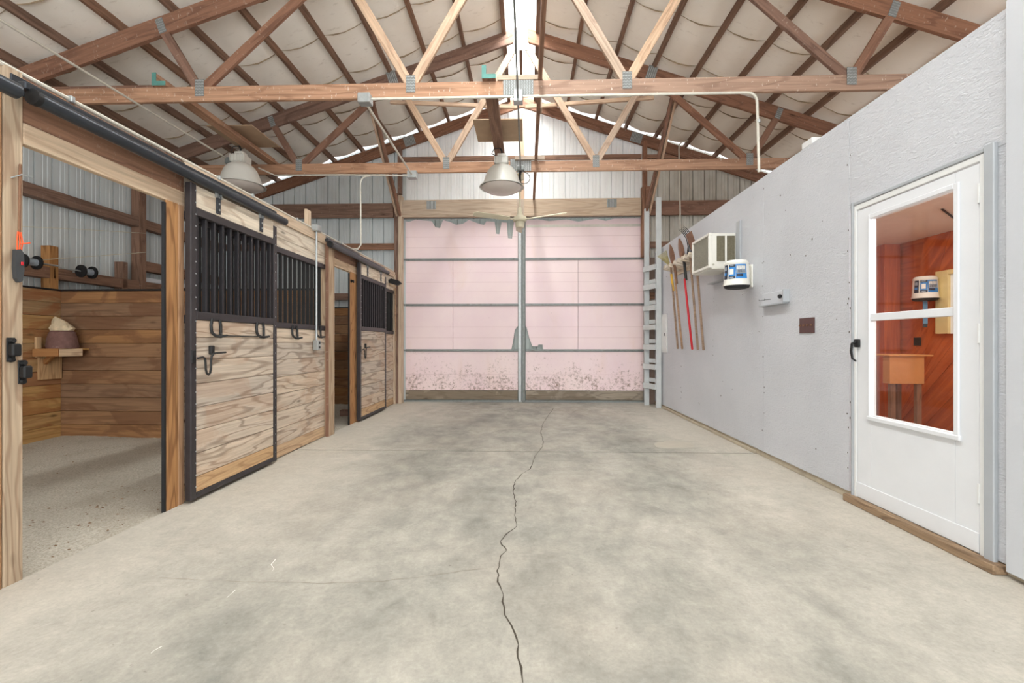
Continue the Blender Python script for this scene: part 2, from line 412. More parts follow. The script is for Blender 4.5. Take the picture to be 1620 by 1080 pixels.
# ------------------------------------------------------------ floor
floor = thing('floor', (0, 3, 0), kind='structure')
JY = 4.60
board('concrete_slab', -2.36, 2.6, -3.0, JY-.016, -.12, 0, M['concrete'], floor, .002)
board('concrete_slab', -2.36, 2.6, JY+.016, 9.0, -.12, 0, M['concrete'], floor, .002)
board('joint_filler', -2.36, 2.6, JY-.016, JY+.016, -.12, -.008, M['blackflat'], floor, 0)
board('earth_base', -6.2, 5.6, -3.0, 9.6, -.3, -.12, M['sand'], floor, 0)
def crack(pts, wd, seed, jit):
    rnd = random.Random(seed); P = []
    for (a, b) in zip(pts, pts[1:]):
        n = max(2, int(math.dist(a, b)/.035))
        for i in range(n):
            t = i/n; P.append((a[0]+(b[0]-a[0])*t+rnd.uniform(-jit, jit), a[1]+(b[1]-a[1])*t+rnd.uniform(-jit, jit)))
    m = MB(); vs = []; fs = []
    for i, p in enumerate(P):
        a = P[max(0, i-1)]; b = P[min(len(P)-1, i+1)]; d = Vector((b[0]-a[0], b[1]-a[1])).normalized(); ww = wd*rnd.uniform(.35, 1.3)
        vs += [(p[0]-d.y*ww, p[1]+d.x*ww, .0012), (p[0]+d.y*ww, p[1]-d.x*ww, .0012)]
        if i: fs.append((2*i-2, 2*i-1, 2*i+1, 2*i))
    return m.add(vs, fs)
cp = [(868, 932), (850, 830), (838, 770), (805, 710), (800, 650), (785, 610), (785, 560), (795, 525), (812, 508), (790, 480), (810, 455), (848, 430), (838, 395), (843, 350), (833, 320), (838, 290), (858, 265), (890, 245), (903, 205), (928, 175), (930, 155), (922, 130), (930, 100), (950, 70), (965, 50)]
M['crack'] = plain('crack_shadow', (66, 58, 48), .9)
crack([PZ(400+a/2.025, 620+b/2.025, 0) for a, b in cp], .0035, 3, .006).build('crack', M['crack'], floor)
cp2 = [(-300, 596), (0, 608), (250, 612), (420, 605), (560, 590), (680, 572), (780, 563)]
M['hair'] = plain('hairline_crack', (138, 128, 114), .9)
crack([PZ(400+a/2.025, 620+b/2.025, 0) for a, b in cp2], .0013, 5, .004).build('hairline_crack', M['hair'], floor)
M['scuff'] = plain('white_scuff', (228, 226, 220), .8)
for q in ([(437, 884), (430, 893), (434, 900), (428, 906)], [(373, 933), (366, 940), (352, 950)], [(257, 1022), (245, 1029), (234, 1036)]):
    crack([PZ(a, b, 0) for a, b in q], .002, 9, .002).build('scuff_mark', M['scuff'], floor)
rs = random.Random(4)
def ground_poly(name, px, py, rx, ry, mat, z=.0015):
    X, Y = PZ(px, py, 0); m = MB(); n = 26; pts = []
    for k in range(n):
        a = 2*math.pi*k/n; q = 1+.25*math.sin(2*a+1)+rs.uniform(-.12, .12); pts.append((X+rx*q*math.cos(a), Y+ry*q*math.sin(a), z))
    m.add(pts+[(X, Y, z)], [(k, (k+1) % n, n) for k in range(n)]); return m.build(name, mat, floor)
M['damp'] = plain('damp_patch', (172, 164, 150), .6, 0, .06)
ground_poly('damp_patch', 1066, 703, .19, .2, M['damp'])

# stall sand
def sand(name, x0, x1, y0, y1, nx, ny):
    m = MB(); rnd = random.Random(2); ph = [(rnd.uniform(1, 5), rnd.uniform(1, 5), rnd.uniform(0, 6)) for _ in range(9)]
    for j in range(ny+1):
        for i in range(nx+1):
            x = x0+(x1-x0)*i/nx; y = y0+(y1-y0)*j/ny; e = min(1, (x1-x)/.25)
            h = sum(math.sin(a*x+b*y+c) for a, b, c in ph)*.004+rnd.uniform(-.004, .004)
            m.v.append((x, y, -.012+.012*e+h*e))
    for j in range(ny):
        for i in range(nx): k = j*(nx+1)+i; m.f.append((k, k+1, k+nx+2, k+nx+1))
    return tag(m.build(name, M['sand'], None, True), None, None, None, 'stuff')
tag(sand('sand_bedding', -5.46, -2.36, -.5, 8.1, 60, 150), 'pale sand bedding covering the stall floors', 'sand')
m = MB(); rnd = random.Random(11)
for k in range(150):
    x = rnd.uniform(-5.2, -2.42); y = rnd.uniform(1.8, 5.2)
    if k % 3: x = rnd.uniform(-3.1, -2.42); y = rnd.uniform(1.9, 3.4)
    r = rnd.uniform(.0015, .007); a = rnd.uniform(0, 6.3)
    vs = []
    for q in range(5): b = a+q*1.257; vs.append((x+r*1.6*math.cos(b)*rnd.uniform(.6, 1.5), y+r*math.sin(b)*rnd.uniform(.6, 1.5), .002))
    m.add(vs+[(x, y, .004+r*.7)], [(q, (q+1) % 5, 5) for q in range(5)])
M['chips'] = plain('dry_litter', (122, 96, 72), .9, 0, .3, 30)
tag(m.build('wood_litter', M['chips']), 'scattered brown bits of litter lying on the stall sand', 'litter', None, 'stuff')

# ------------------------------------------------------------ siding
def profile(w_total, per=.2075):
    pts = []; x = 0
    base = [(0, 0), (.003, .03), (.015, .03), (.018, 0), (.088, 0), (.093, .005), (.103, .005), (.108, 0), (.142, 0), (.147, .005), (.157, .005), (.162, 0)]
    n = int(round(w_total/per))
    for k in range(n): pts += [(k*per+a, b) for a, b in base]
    pts.append((n*per, 0)); return pts
PF = profile(.83)
def siding_y(x0, y, zb, ztopf, mat, parent, wid=.83):
    PF = profile(wid); m = MB(); n = len(PF)
    for (a, d) in PF: m.v.append((x0+a, y+d, zb))
    for (a, d) in PF: m.v.append((x0+a, y+d, ztopf(x0+a)))
    m.f = [(i, i+1, i+1+n, i+n) for i in range(n-1)]
    me = bpy.data.meshes.new('siding_panel'); me.from_pydata(m.v, [], m.f); me.update(); me.materials.append(mat)
    o = bpy.data.objects.new('siding_panel', me); link(o, parent, Matrix.Identity(4)); return o
def siding_x(y0, x, zb, zt, mat, parent, me=[None]):
    if me[0] is None:
        mm = MB(); n = len(PF)
        for z in (0, zt-zb):
            for (a, d) in PF: mm.v.append((-d, a*.965, z))
        mm.f = [(i, i+1, i+1+n, i+n) for i in range(n-1)]
        k = bpy.data.meshes.new('siding_panel'); k.from_pydata(mm.v, [], mm.f); k.update(); k.materials.append(mat); me[0] = k
    o = bpy.data.objects.new('siding_panel', me[0]); link(o, parent, Matrix.Translation((x, y0, zb))); return o

# ------------------------------------------------------------ left outer wall
XS = -5.64
wl = thing('wall_left', (-5.6, 3, 0), kind='structure')
y = 5.168 - .18 - .8*9 + .0
yy = -2.38
pY = YX(221, -5.5)
while yy < 8.25: siding_x(yy, XS, 0, 3.75, M['siding_grey'], wl); yy += .801
for z0, z1 in ((2.735, 2.87), (1.84, 1.97), (.6, .74), (3.55, 3.69)):
    for a, b in ((-2.3, 1.99), (2.15, pY-.002), (pY+.122, 8.15)): board('girt', -5.62, -5.50, a, b, z0, z1, M['brown'], wl)
pY = YX(221, -5.5)
board('post', -5.62, -5.5, pY-.0, pY+.12, 0, 3.7, M['brown'], wl)
board('post', -5.62, -5.5, 2.0, 2.14, 0, 3.7, M['brown'], wl)
py_ = YX(79.5, -5.5)
board('post', -5.61, -5.5, py_, py_+.10, 0, 2.22, M['jamb'], wl)
board('sill_board', -5.62, -5.5, pY+.12, 8.1, 2.13, 2.27, M['brown'], wl)
board('sill_board', -5.62, -5.5, YX(207, -5.5)-.12, YX(207, -5.5)-.04, 1.8, 2.2, M['brown'], wl)

# horizontal wooden liner of the stalls (outer side) + partitions
LZ = [-.04, .14, .298, .456, .614, .772, .93, 1.088, 1.246, 1.404, 1.56, 1.70]
def planked_x(name, x0, x1, y0, y1, label, mats, cat='partition', cap=True):
    t = thing(name, (x0, (y0+y1)/2, 0), label, cat)
    for k in range(len(LZ)-1):
        board('plank', x0, x1, y0, y1, LZ[k]+.0015, LZ[k+1]-.0015, mats[k % len(mats)], t, .004)
    if cap: board('top_edging', x0-.004, x1+.006, y0, y1, 1.70, 1.718, M['blackflat'], t, .002)
    return t
def planked_y(name, y0, y1, x0, x1, label, mats, cat='partition'):
    t = thing(name, ((x0+x1)/2, y0, 0), label, cat)
    for k in range(len(LZ)-1):
        board('plank', x0, x1, y0, y1, LZ[k]+.0015, LZ[k+1]-.0015, mats[k % len(mats)], t, .004)
    board('top_edging', x0, x1, y0-.006, y1+.006, 1.70, 1.72, M['blackflat'], t, .002); return t
PYN = 5.16                                                   # partition between stalls (near face)
planked_x('stall_liner', -5.49, -5.45, 1.5, PYN, 'tan plank lining along the outer wall of the near stall, behind the corner shelf', [M['liner2'], M['liner2'], M['liner2']])
planked_x('stall_liner', -5.49, -5.45, PYN+.05, 7.98, 'plank lining along the outer wall of the far stall beyond the dividing wall', [M['liner']])
planked_y('stall_divider', PYN, PYN+.04, -5.49, -2.42, 'brown stained plank wall dividing the two stalls', [M['liner']])
planked_y('stall_end_lining', 7.98, 8.02, -5.45, -2.42, 'plank lining on the back wall of the far stall, seen through its doorway', [M['liner']])

# ------------------------------------------------------------ back wall
wb = thing('wall_back', (0, YB, 0), kind='structure')
zt = lambda x: rtop(x)+.11
EL, ER = -2.2145, -2.2145+.2075*21
for k in range(4): siding_y(EL-.83*(k+1), YB, 0, zt, M['siding_grey'], wb)
for k in range(5): siding_y(EL+.83*k, YB, 3.34, zt, M['siding'], wb)
siding_y(EL+.83*5, YB, 3.34, zt, M['siding'], wb, .2075)
for k in range(4): siding_y(ER+.83*k, YB, 0, zt, M['siding_dirty'], wb)
YW = 8.10
board('header_beam', -5.5, XY(622, YW), YW+.02, YW+.06, 3.345, 3.60, M['brown'], wb)
board('header_beam', XY(636, YW), XY(818, YW), YW-.02, YW+.06, 3.335, 3.64, M['beige'], wb)
board('header_beam', XY(829, YW), XY(1014, YW), YW-.02, YW+.06, 3.335, 3.64, M['beige'], wb)
board('header_beam', XY(818, YW), XY(829, YW), YW-.015, YW+.06, 3.335, 3.64, M['beige'], wb)
board('header_beam', XY(1028, YW), 5.3, YW+.02, YW+.06, 3.345, 3.60, M['rafter'], wb)
for a, b in ((-5.5, XY(624, YW)), (XY(1028, YW), 5.3)):
    for z0, z1 in ((2.765, 2.88), (1.86, 1.98)): board('girt', a, b, YW+.03, YW+.07, z0, z1, M['brown'], wb)
board('girt', XY(634, YW), XY(1016, YW), YW+.05, YW+.09, 4.36, 4.44, M['brown'], wb)
board('girt', XY(1022, YW), 2.9, YW+.05, YW+.09, 4.36, 4.43, M['brown'], wb)
# posts at the doorway
board('post', XY(624.5, YW), XY(631, YW), YW-.03, YW+.1, 0, 3.76, M['brown'], wb)
board('post', XY(631.5, YW), XY(636.5, YW), YW-.05, YW+.1, 0, 3.72, M['pale'], wb)
board('post', XY(629, YW), XY(634.5, YW), YW-.0, YW+.1, 3.76, 4.62, M['rafter'], wb)
board('post', XY(1021, YW), XY(1028, YW), YW-.03, YW+.1, 0, 3.84, M['rafter'], wb)
board('post', XY(1015.5, YW), XY(1020.5, YW), YW-.02, YW+.1, 2.6, 3.84, M['brown'], wb)
board('post', XY(1018, YW), XY(1024, YW), YW, YW+.1, 3.84, 4.66, M['rafter'], wb)
board('post', XY(822, YW), XY(829, YW), YW+.06, YW+.14, 3.64, 5.2, M['web'], wb)
def plate(cx, cz, y, w_, h_, parent, ang=0, horizontal=True, n=None):
    """pressed nail plate: thin sheet with raised zigzag ridges, facing the camera"""
    m = MB(); m.box(-w_/2, w_/2, -.0015, .0015, -h_/2, h_/2)
    n = n or max(4, int((h_ if horizontal else w_)/.024)); L = (w_ if horizontal else h_); q = max(4, int(L/.014))
    for k in range(n):
        t = -.5+(k+.5)/n
        for i in range(q):
            s0 = (-.5+i/q)*L*.97; s1 = (-.5+(i+1)/q)*L*.97; za = .003 if i % 2 else -.003
            if horizontal: m.add([(s0, -.004, t*h_-.003+za), (s1, -.004, t*h_-.003-za), (s1, -.0015, t*h_+.004-za), (s0, -.0015, t*h_+.004+za)], [(0, 1, 2, 3)])
            else: m.add([(t*w_-.003+za, -.004, s0), (t*w_-.003-za, -.004, s1), (t*w_+.004-za, -.0015, s1), (t*w_+.004+za, -.0015, s0)], [(0, 1, 2, 3)])
    o = m.build('nail_plate', M['plate'], parent, mat4=Matrix.Translation((cx, y, cz)) @ Matrix.Rotation(ang, 4, 'Y'))
    o.data.materials.append(M['slot'])
    for p in o.data.polygons:
        if p.index < 6: p.material_index = 1
    return o
plate(XY(683, YW), ZY(683, 325, YW), YW-.023, .17, .15, wb, 0, False)
plate(XY(967.5, YW), ZY(967, 322, YW), YW-.023, .17, .15, wb, 0, False)

# big sliding door
DY = 8.32
def zd(py): return CH+(540-py)*8.3/720
DX0, DXM0, DXM1, DX1 = XY(636, DY), XY(820, DY), XY(831, DY), XY(1018, DY)
bd = thing('door_1', ((DX0+DX1)/2, DY, 0), kind='structure')
x = DX0-.02
while x < DX1:
    siding_y(x, DY+.03, 0.02, lambda x: 3.40, M['siding_door'], bd); x += .83
rows = [zd(347), zd(410), zd(482), zd(554), zd(617)]
def foam_panel(x0, x1, z0, z1, top=None, notch=None):
    poly = [(x0, z0)]
    if notch == 'L': poly += [(x1-.12, z0), (x1-.09, z0+.14), (x1-.06, z0+.34), (x1-.01, z0+.42), (x1, z0+.42)]
    else: poly += [(x1, z0)]
    if notch == 'R': poly = [(x0, z0+.42), (x0+.02, z0+.40), (x0+.07, z0+.2), (x0+.12, z0+.06), (x0+.22, z0+.05), (x0+.23, z0+.085), (x0+.31, z0+.085), (x0+.32, z0), (x1, z0)]
    if top: poly += [(x0+(x1-x0)*t, z1-d) for t, d in reversed(top)]
    else: poly += [(x1, z1), (x0, z1)]
    m = MB(); m.prism(poly, 'y', DY-.03, DY+.012); return m.build('foam_board', M['foam'], bd)
topL = [(0, 0.0), (.06, .03), (.12, -.01), (.22, .01), (.26, .02), (.29, .13), (.33, .15), (.35, .04), (.36, .0), (.42, .04), (.47, .09), (.53, .07), (.58, .0), (.66, .07), (.71, .1), (.73, .03), (.80, .04), (.815, .26), (.84, .27), (.86, .05), (.905, .06), (.915, .34), (.95, .35), (.965, .05), (1, .02)]
topR = [(0, .02), (.1, .0), (.2, .035), (.35, .01), (.45, .05), (.6, .0), (.68, .04), (.75, 0), (1, .0)]
sxL, sxR = XY(717, DY), XY(914, DY)
g = .006
foam_panel(DX0+g, DXM0-g, rows[1]+.02, rows[0]-.0, topL)
foam_panel(DXM1+g, DX1-g, rows[1]+.02, rows[0]-.0, topR)
for r in (1, 2):
    foam_panel(DX0+g, sxL-.003, rows[r+1]+.02, rows[r]-.02); foam_panel(sxL+.003, DXM0-g, rows[r+1]+.02, rows[r]-.02, None, 'L' if r == 2 else None)
    foam_panel(DXM1+g, sxR-.003, rows[r+1]+.02, rows[r]-.02, None, 'R' if r == 2 else None); foam_panel(sxR+.003, DX1-g, rows[r+1]+.02, rows[r]-.02)
M['score'] = plain('foam_score_line', (206, 178, 178), .8)
for z in (zd(374), zd(391), zd(431), zd(446), zd(461), zd(517), zd(534), zd(592)):
    for a, b in ((DX0+.02, DXM0-.02), (DXM1+.02, DX1-.02)): board('score_line', a, b, DY-.0315, DY-.0295, z-.002, z+.002, M['score'], bd, 0)
foam_panel(DX0+g, DXM0-g, rows[4], rows[3]-.02); foam_panel(DXM1+g, DX1-g, rows[4], rows[3]-.02)
for a, b in ((DX0, DXM0), (DXM1, DX1)):
    for r in (1, 2, 3): board('steel_rail', a, b, DY-.05, DY+.0, rows[r]-.02, rows[r]+.02, M['dullgalv'], bd, .004)
    board('bottom_board', a+.01, b-.01, DY-.04, DY+.01, .05, rows[4]-.005, M['grime'], bd)
    board('bottom_rail', a, b, DY-.055, DY+.01, .012, .045, M['dullgalv'], bd, .004)
board('meeting_stile', DXM0, (DXM0+DXM1)/2-.004, DY-.07, DY+.0, .01, 3.33, M['galv'], bd, .006)
board('meeting_stile', (DXM0+DXM1)/2+.004, DXM1, DY-.06, DY+.0, .01, 3.33, M['dullgalv'], bd, .006)
board('side_trim', DX0-.02, DX0+.012, DY-.08, DY-.05, .02, 3.3, M['wframe'], bd, .003)
board('door_track', DX0-.1, DX1+.1, DY-.10, DY-.01, zd(346), zd(342), M['dullgalv'], bd, .006)
board('light_strip', XY(833, DY), DX1-.05, DY-.036, DY-.030, zd(360), zd(356), M['conduit'], bd, .001)

# ------------------------------------------------------------ ceiling: purlins, insulation, skylight
ceil = thing('ceiling', (XCN, 3, 5), kind='structure')
OFF = [.235] + [.80+.522*k for k in range(10)]
for s in (-1, 1):
    for k, o_ in enumerate(OFF):
        X = XCN+s*o_; zb = RT-o_/3
        ang = math.atan(1/3)*s
        m = MB(); m.box(-5.2, 5.2, *((-.03, .03, -.03) if k == 0 else (-.019, .019, 0)), .089, .003)
        m.build('purlin', M['purlin'], ceil, mat4=Matrix.Translation((X, 3.05, zb)) @ Matrix.Rotation(math.pi/2, 4, 'Z') @ Matrix.Rotation(ang if False else 0, 4, 'X'))
board('ridge_board', XCN-.03, XCN+.02, 6.4, 8.25, 5.40, 5.50, M['purlin'], ceil)
SEAM = [-2.15+.755*k for k in range(14)]       # ... 3.89, 4.64, 5.40, 6.15, 6.9, 7.66
SEAM = [s_ for s_ in SEAM if s_ < 8.0] + [8.12]
offs2 = [.22] + [.80+.522*k for k in range(10)] + [5.75]
for s in (-1, 1):
    for a, b in zip(SEAM, SEAM[1:]):
        m = MB(); rnd = random.Random(int(a*100)+s); nx_ = 0; grid = []; xs = []
        for i in range(len(offs2)-1):
            for t in (0, .25, .5, .75): xs.append((offs2[i]+(offs2[i+1]-offs2[i])*t, math.sin(math.pi*t)))
        xs.append((offs2[-1], 0)); ny = 5
        for (o_, sg) in xs:
            for j in range(ny+1):
                t = j/ny; dz = -.045*sg*(.75+.25*math.sin(math.pi*t)) - .012*sg*rnd.uniform(0, 1)
                edge = -.010*sg if j in (0, ny) else 0
                m.v.append((XCN+s*o_, a+(b-a)*t, RT+.088-o_/3+dz+edge))
        for i in range(len(xs)-1):
            for j in range(ny): k = i*(ny+1)+j; m.f.append((k, k+1, k+ny+2, k+ny+1))
        m.build('insulation_sheet', M['insul'], ceil, True)
        # folded tab hanging at the seam
        m2 = MB(); n = 0
        for (o_, sg) in xs:
            if o_ > 5.4: continue
            z = RT+.088-o_/3-.05*sg-.012*sg-.002; h_ = .002+.009*sg*rnd.uniform(.3, 1.2)
            m2.v += [(XCN+s*o_, b-.004, z+.02), (XCN+s*o_, b-.006-.006*sg, z-h_), (XCN+s*o_, b+.004, z+.02)]; n += 1
        for i in range(n-1): q = 3*i; m2.f += [(q, q+1, q+4, q+3), (q+1, q+2, q+5, q+4)]
        if b < 8.1: m2.build('seam_tab', M['seam'], ceil, True)
    m = MB(); x0, x1 = XCN+s*.24, XCN+s*5.8
    m.add([(x0, -2.2, RT+.115-.24/3), (x1, -2.2, RT+.115-5.8/3), (x1, 8.10, RT+.115-5.8/3), (x0, 8.10, RT+.115-.24/3)]+[(x0, -2.2, RT+.125-.24/3), (x1, -2.2, RT+.125-5.8/3), (x1, 8.10, RT+.125-5.8/3), (x0, 8.10, RT+.125-.24/3)], [(0, 1, 2, 3), (7, 6, 5, 4), (0, 4, 5, 1), (3, 2, 6, 7), (0, 3, 7, 4), (1, 5, 6, 2)])
    m.build('roof_sheet', M['siding_grey'], ceil)
m = MB()
for s in (-1, 1):
    pts = [(XCN, RT+.13), (XCN+s*.26, RT+.13-.26/3), (XCN+s*.26, RT+.136-.26/3), (XCN, RT+.136)]
    m.prism(pts, 'y', -2.2, 8.2)
m.build('ridge_skylight', M['skypanel'], ceil)

# ------------------------------------------------------------ trusses
def truss(Y, label, extra=None):
    t = thing('roof_truss', (XCN, Y, 3.47), label, 'truss', )
    th = .038; y0, y1 = Y-th/2, Y+th/2
    zb, zt_ = 3.47, 3.615
    board('bottom_chord', XCN-5.25, XCN-.001, y0, y1, zb, zt_, M['truss'], t)
    board('bottom_chord', XCN+.001, XCN+5.2, y0, y1, zb, zt_, M['truss'], t)
    for s in (-1, 1):
        p0 = Vector((XCN+s*.001, Y, RT-.0975)); p1 = Vector((XCN+s*5.45, Y, RT-.0975-5.45/3))
        m = MB()
        a = [(XCN, RT), (XCN+s*5.5, RT-5.5/3), (XCN+s*5.5, RT-5.5/3-.19), (XCN, RT-.19)]
        # local frame so that the grain follows the rafter
        d = (p1-p0).normalized(); L = (p1-p0).length
        R = Matrix((d, Vector((0, 1, 0)), d.cross(Vector((0, 1, 0))))).transposed().to_4x4()
        T = Matrix.Translation((p0+p1)/2) @ R; Ti = T.inverted()
        vs = [Ti @ Vector((px_, yy_, pz_)) for yy_ in (y0, y1) for px_, pz_ in a]
        m.add(vs, [(0, 1, 2, 3), (7, 6, 5, 4), (0, 4, 5, 1), (1, 5, 6, 2), (2, 6, 7, 3), (3, 7, 4, 0)])
        m.build('top_chord', M['rafter'], t, mat4=T)
        nodes = [((1.05, 3.60), (1.76, 4.80)), ((1.03, 3.60), (.06, 5.25)), ((3.12, 3.58), (1.86, 4.72)), ((3.14, 3.58), (3.50, 4.17))]
        for (a0, z0), (a1, z1) in nodes:
            v0 = Vector((XCN+s*a0, Y, z0)); v1 = Vector((XCN+s*a1, Y, z1))
            beam('web', v0, v1, .036, .088, M['web'] if a0 < 2 else M['rafter'], t, up=(0, 0, 1))
        plate(XCN+s*1.04, 3.60, y0-.003, .09, .165, t); plate(XCN+s*3.13, 3.60, y0-.003, .09, .165, t)
        plate(XCN+s*1.80, 4.80, y0-.003, .13, .20, t, ang=s*math.atan(1/3), horizontal=False)
        plate(XCN+s*3.52, 4.22, y0-.003, .075, .15, t, ang=s*.35)
    plate(XCN, 5.30, y0-.004, .19, .30, t); plate(XCN+.0, 3.56, y0-.004, .29, .17, t, horizontal=False)
    return t
T1, T2 = 4.39, 6.34
t1 = truss(T1, 'nearest wooden roof truss crossing the aisle, its lower chord carrying the long conduit')
board('block', XCN-.20, XCN+.19, T1-.03, T1+.04, 3.62, 3.665, M['beige'], t1)
board('splice_board', -5.4, XY(240, T1), T1+.025, T1+.06, 3.60, 3.665, M['rafter'], t1)
t2 = truss(T2, 'second wooden roof truss, beyond the nearest one, with the ceiling fan hung under it')
board('block', XCN-.08, XCN+.33, T2-.06, T2-.02, 3.62, 3.665, M['beige'], t2)
for s in (-1, 1): beam('collar_tie', (XCN+s*.06, T2+.05, 4.40), (XCN+s*1.85, T2+.05, 4.50), .038, .05, M['web'], t2)
# gable rafters on the back wall
t3 = thing('gable_rafters', (XCN, YW, 3.6), 'pair of dark rafters meeting at the ridge against the back gable wall', 'rafter')
for s in (-1, 1):
    p0 = Vector((XCN, YW+.03, RT-.0975)); p1 = Vector((XCN+s*5.45, YW+.03, RT-.0975-5.45/3)); d = (p1-p0).normalized()
    R = Matrix((d, Vector((0, 1, 0)), d.cross(Vector((0, 1, 0))))).transposed().to_4x4(); T = Matrix.Translation((p0+p1)/2) @ R; Ti = T.inverted()
    a = [(XCN, RT-.01), (XCN+s*5.5, RT-.01-5.5/3), (XCN+s*5.5, RT-5.5/3-.20), (XCN, RT-.20)]
    m = MB(); m.add([Ti @ Vector((px_, yy_, pz_)) for yy_ in (YW+.005, YW+.055) for px_, pz_ in a], [(0, 1, 2, 3), (7, 6, 5, 4), (0, 4, 5, 1), (1, 5, 6, 2), (2, 6, 7, 3), (3, 7, 4, 0)])
    m.build('rafter', M['rafter'], t3, mat4=T)
    plate(XCN+s*2.02, RT-.11-2.02/3, YW-.0, .2, .17, t3, ang=s*math.atan(1/3), horizontal=False)
# braces between gable posts and second truss
for s, lab in ((-1, 'doubled diagonal brace rising from the left door post to the second truss'), (1, 'doubled diagonal brace rising from the right door post to the second truss')):
    t = thing('diagonal_brace', (XCN+s*2.2, 8.0, 3.5), lab, 'brace')
    for dx in (-.028, .028):
        beam('brace_board', (XCN+s*2.2+dx, 8.05, 3.36), (XCN+s*2.15+dx, 6.38, 4.62), .036, .075, M['rafter'] if dx*s < 0 else M['web'], t)
# loose lumber lying along the trusses
t = thing('lumber', (.13, 5, 3.62), 'long dark board running front to back over the lower chords, right of the ridge line', 'lumber')
board('board', .11, .15, 2.6, 8.15, 3.62, 3.70, M['brown'], t)
board('block', .15, .17, 4.98, 5.12, 3.66, 3.76, M['beige'], t)
def teal_lumber(X, y0, y1, label, mat):
    t = thing('lumber', (X, (y0+y1)/2, 3.62), label, 'lumber')
    board('flat_board', X-.065, X+.065, y0, y1, 3.618, 3.656, mat, t)
    board('upright_board', X-.065, X-.027, y0, y1, 3.657, 3.74, mat, t)
    tag(board('painted_end', X-.067, X+.067, y0-.006, y0+.0, 3.616, 3.658, M['teal'], t, 0), 'teal painted board end')
    tag(board('painted_end', X-.067, X-.025, y0-.006, y0+.0, 3.658, 3.742, M['teal'], t, 0), 'teal painted board end'); return t
teal_lumber(-.36, T1-.06, T2+.08, 'teal ended board laid between two trusses, carrying the central lamp', M['brown'])
teal_lumber(-3.60, T1-.045, T2+.12, 'teal ended board laid between two trusses, carrying the left lamp', M['truss'])
def sheet(X0, X1, Y0, Y1, z, label, hole=False):
    m = MB(); m.box(X0, X1, Y0, Y1, z, z+.012, .002); return tag(m.build('plywood_sheet', M['ply']), label, 'plywood')
sheet(-.64, -.05, 5.40, 6.0, 3.745, 'bare square plywood piece lying above the central lamp')
sheet(-3.92, -3.35, 5.45, 6.08, 3.745, 'bare square plywood piece lying above the left lamp')

# ------------------------------------------------------------ conduits
def tube_thing(name, pts, r, mat, label, cat='conduit', n=8):
    m = MB(); m.tube(pts, r, n); return tag(m.build(name, mat, None, True), label, cat)
def bend(p, q, r_, s_, R=.1, n=5):
    """polyline p-q-s with rounded corner at q"""
    p, q, s_ = Vector(p), Vector(q), Vector(s_); a = q+(p-q).normalized()*R; b = q+(s_-q).normalized()*R
    return [p]+[a*(1-t)**2+q*2*t*(1-t)+b*t*t for t in [i/n for i in range(n+1)]]+[s_]
zc1 = 3.445
t = thing('conduit', (0, T1-.05, zc1), 'long grey conduit along the nearest truss chord, turning down at its right end', 'conduit')
X1 = XY(1197, T1-.05); m = MB(); m.tube(bend((-1.5, T1-.05, zc1), (X1, T1-.05, zc1), 0, (X1+.02, T1-.05, 2.70)), .0125, 8); m.build('pipe', M['conduit'], t, True)
def jbox(x, y, z, sx, sy, sz, parent, name='junction_box', mat=None):
    m = MB(); m.box(x-sx/2, x+sx/2, y-sy/2, y+sy/2, z-sz/2, z+sz/2, .006); return m.build(name, mat or M['galv'], parent)
jbox(-1.55, T1-.06, zc1-.01, .12, .10, .09, t); jbox(XCN, T1-.06, 3.43, .09, .09, .11, t)
m = MB()
for (q, r_) in ((X1+.005, 0),): m.lathe([(.019, 0), (.019, .03)], (q+.01, T1-.05, 3.16), 8)
m.build('coupling', M['galv'], t, True)
t = thing('conduit', (-1.57, 5.3, 3.41), 'conduit running from the nearest truss to the second, left of the ridge', 'conduit')
MB().tube([(-1.55, T1-.02, 3.405), (-1.58, T2-.1, 3.41)], .0125, 8).build('pipe', M['conduit'], t, True)
jbox(-1.58, T2-.08, 3.415, .13, .10, .10, t)
tube_thing('conduit', [(-1.65, T2-.08, 3.41), (-2.6, T2-.08, 3.43), (-3.5, T2-.12, 3.42), (-3.6, 6.0, 3.44)], .011, M['conduit'], 'thin conduit along the second truss reaching the left lamp')
tube_thing('conduit', bend((-2.18, T2-.08, 3.41), (-2.31, T2-.08, 3.41), 0, (-2.31, T2-.05, 2.6), .12)[:-1]+[(-2.31, T2-.06, 2.46), (-2.34, T2-.1, 2.39), (-2.38, T2-.25, 2.365)], .011, M['conduit'], 'pale conduit dropping from the second truss to the stall header')
tube_thing('conduit', [(-3.83, 2.0, 3.45), (-3.83, 5.72, 3.45)], .011, M['conduit'], 'thin pale conduit running under the rafters to the left lamp')
tube_thing('conduit', [(XCN-.005, 1.2, 3.41), (XCN-.0, 6.25, 3.41)], .009, M['dullgalv'], 'dark conduit running down the ridge line under the chords')
YC = 7.95; xa = XY(1073.5, YC)
tube_thing('conduit', bend((xa+.04, YC, 2.5), (xa, YC, 4.80), 0, (3.95, YC-.05, 4.86), .22, 6)[0:-1]+[(3.9, YC-.05, 4.30+.0)] if False else bend((xa+.04, YC, 2.5), (xa, YC, 4.62), 0, (3.6, YC, 4.10), .2, 6)[:-3]+[(xa+.25, YC, 4.60)], .012, M['conduit'], 'grey conduit climbing the back wall behind the grey partition')

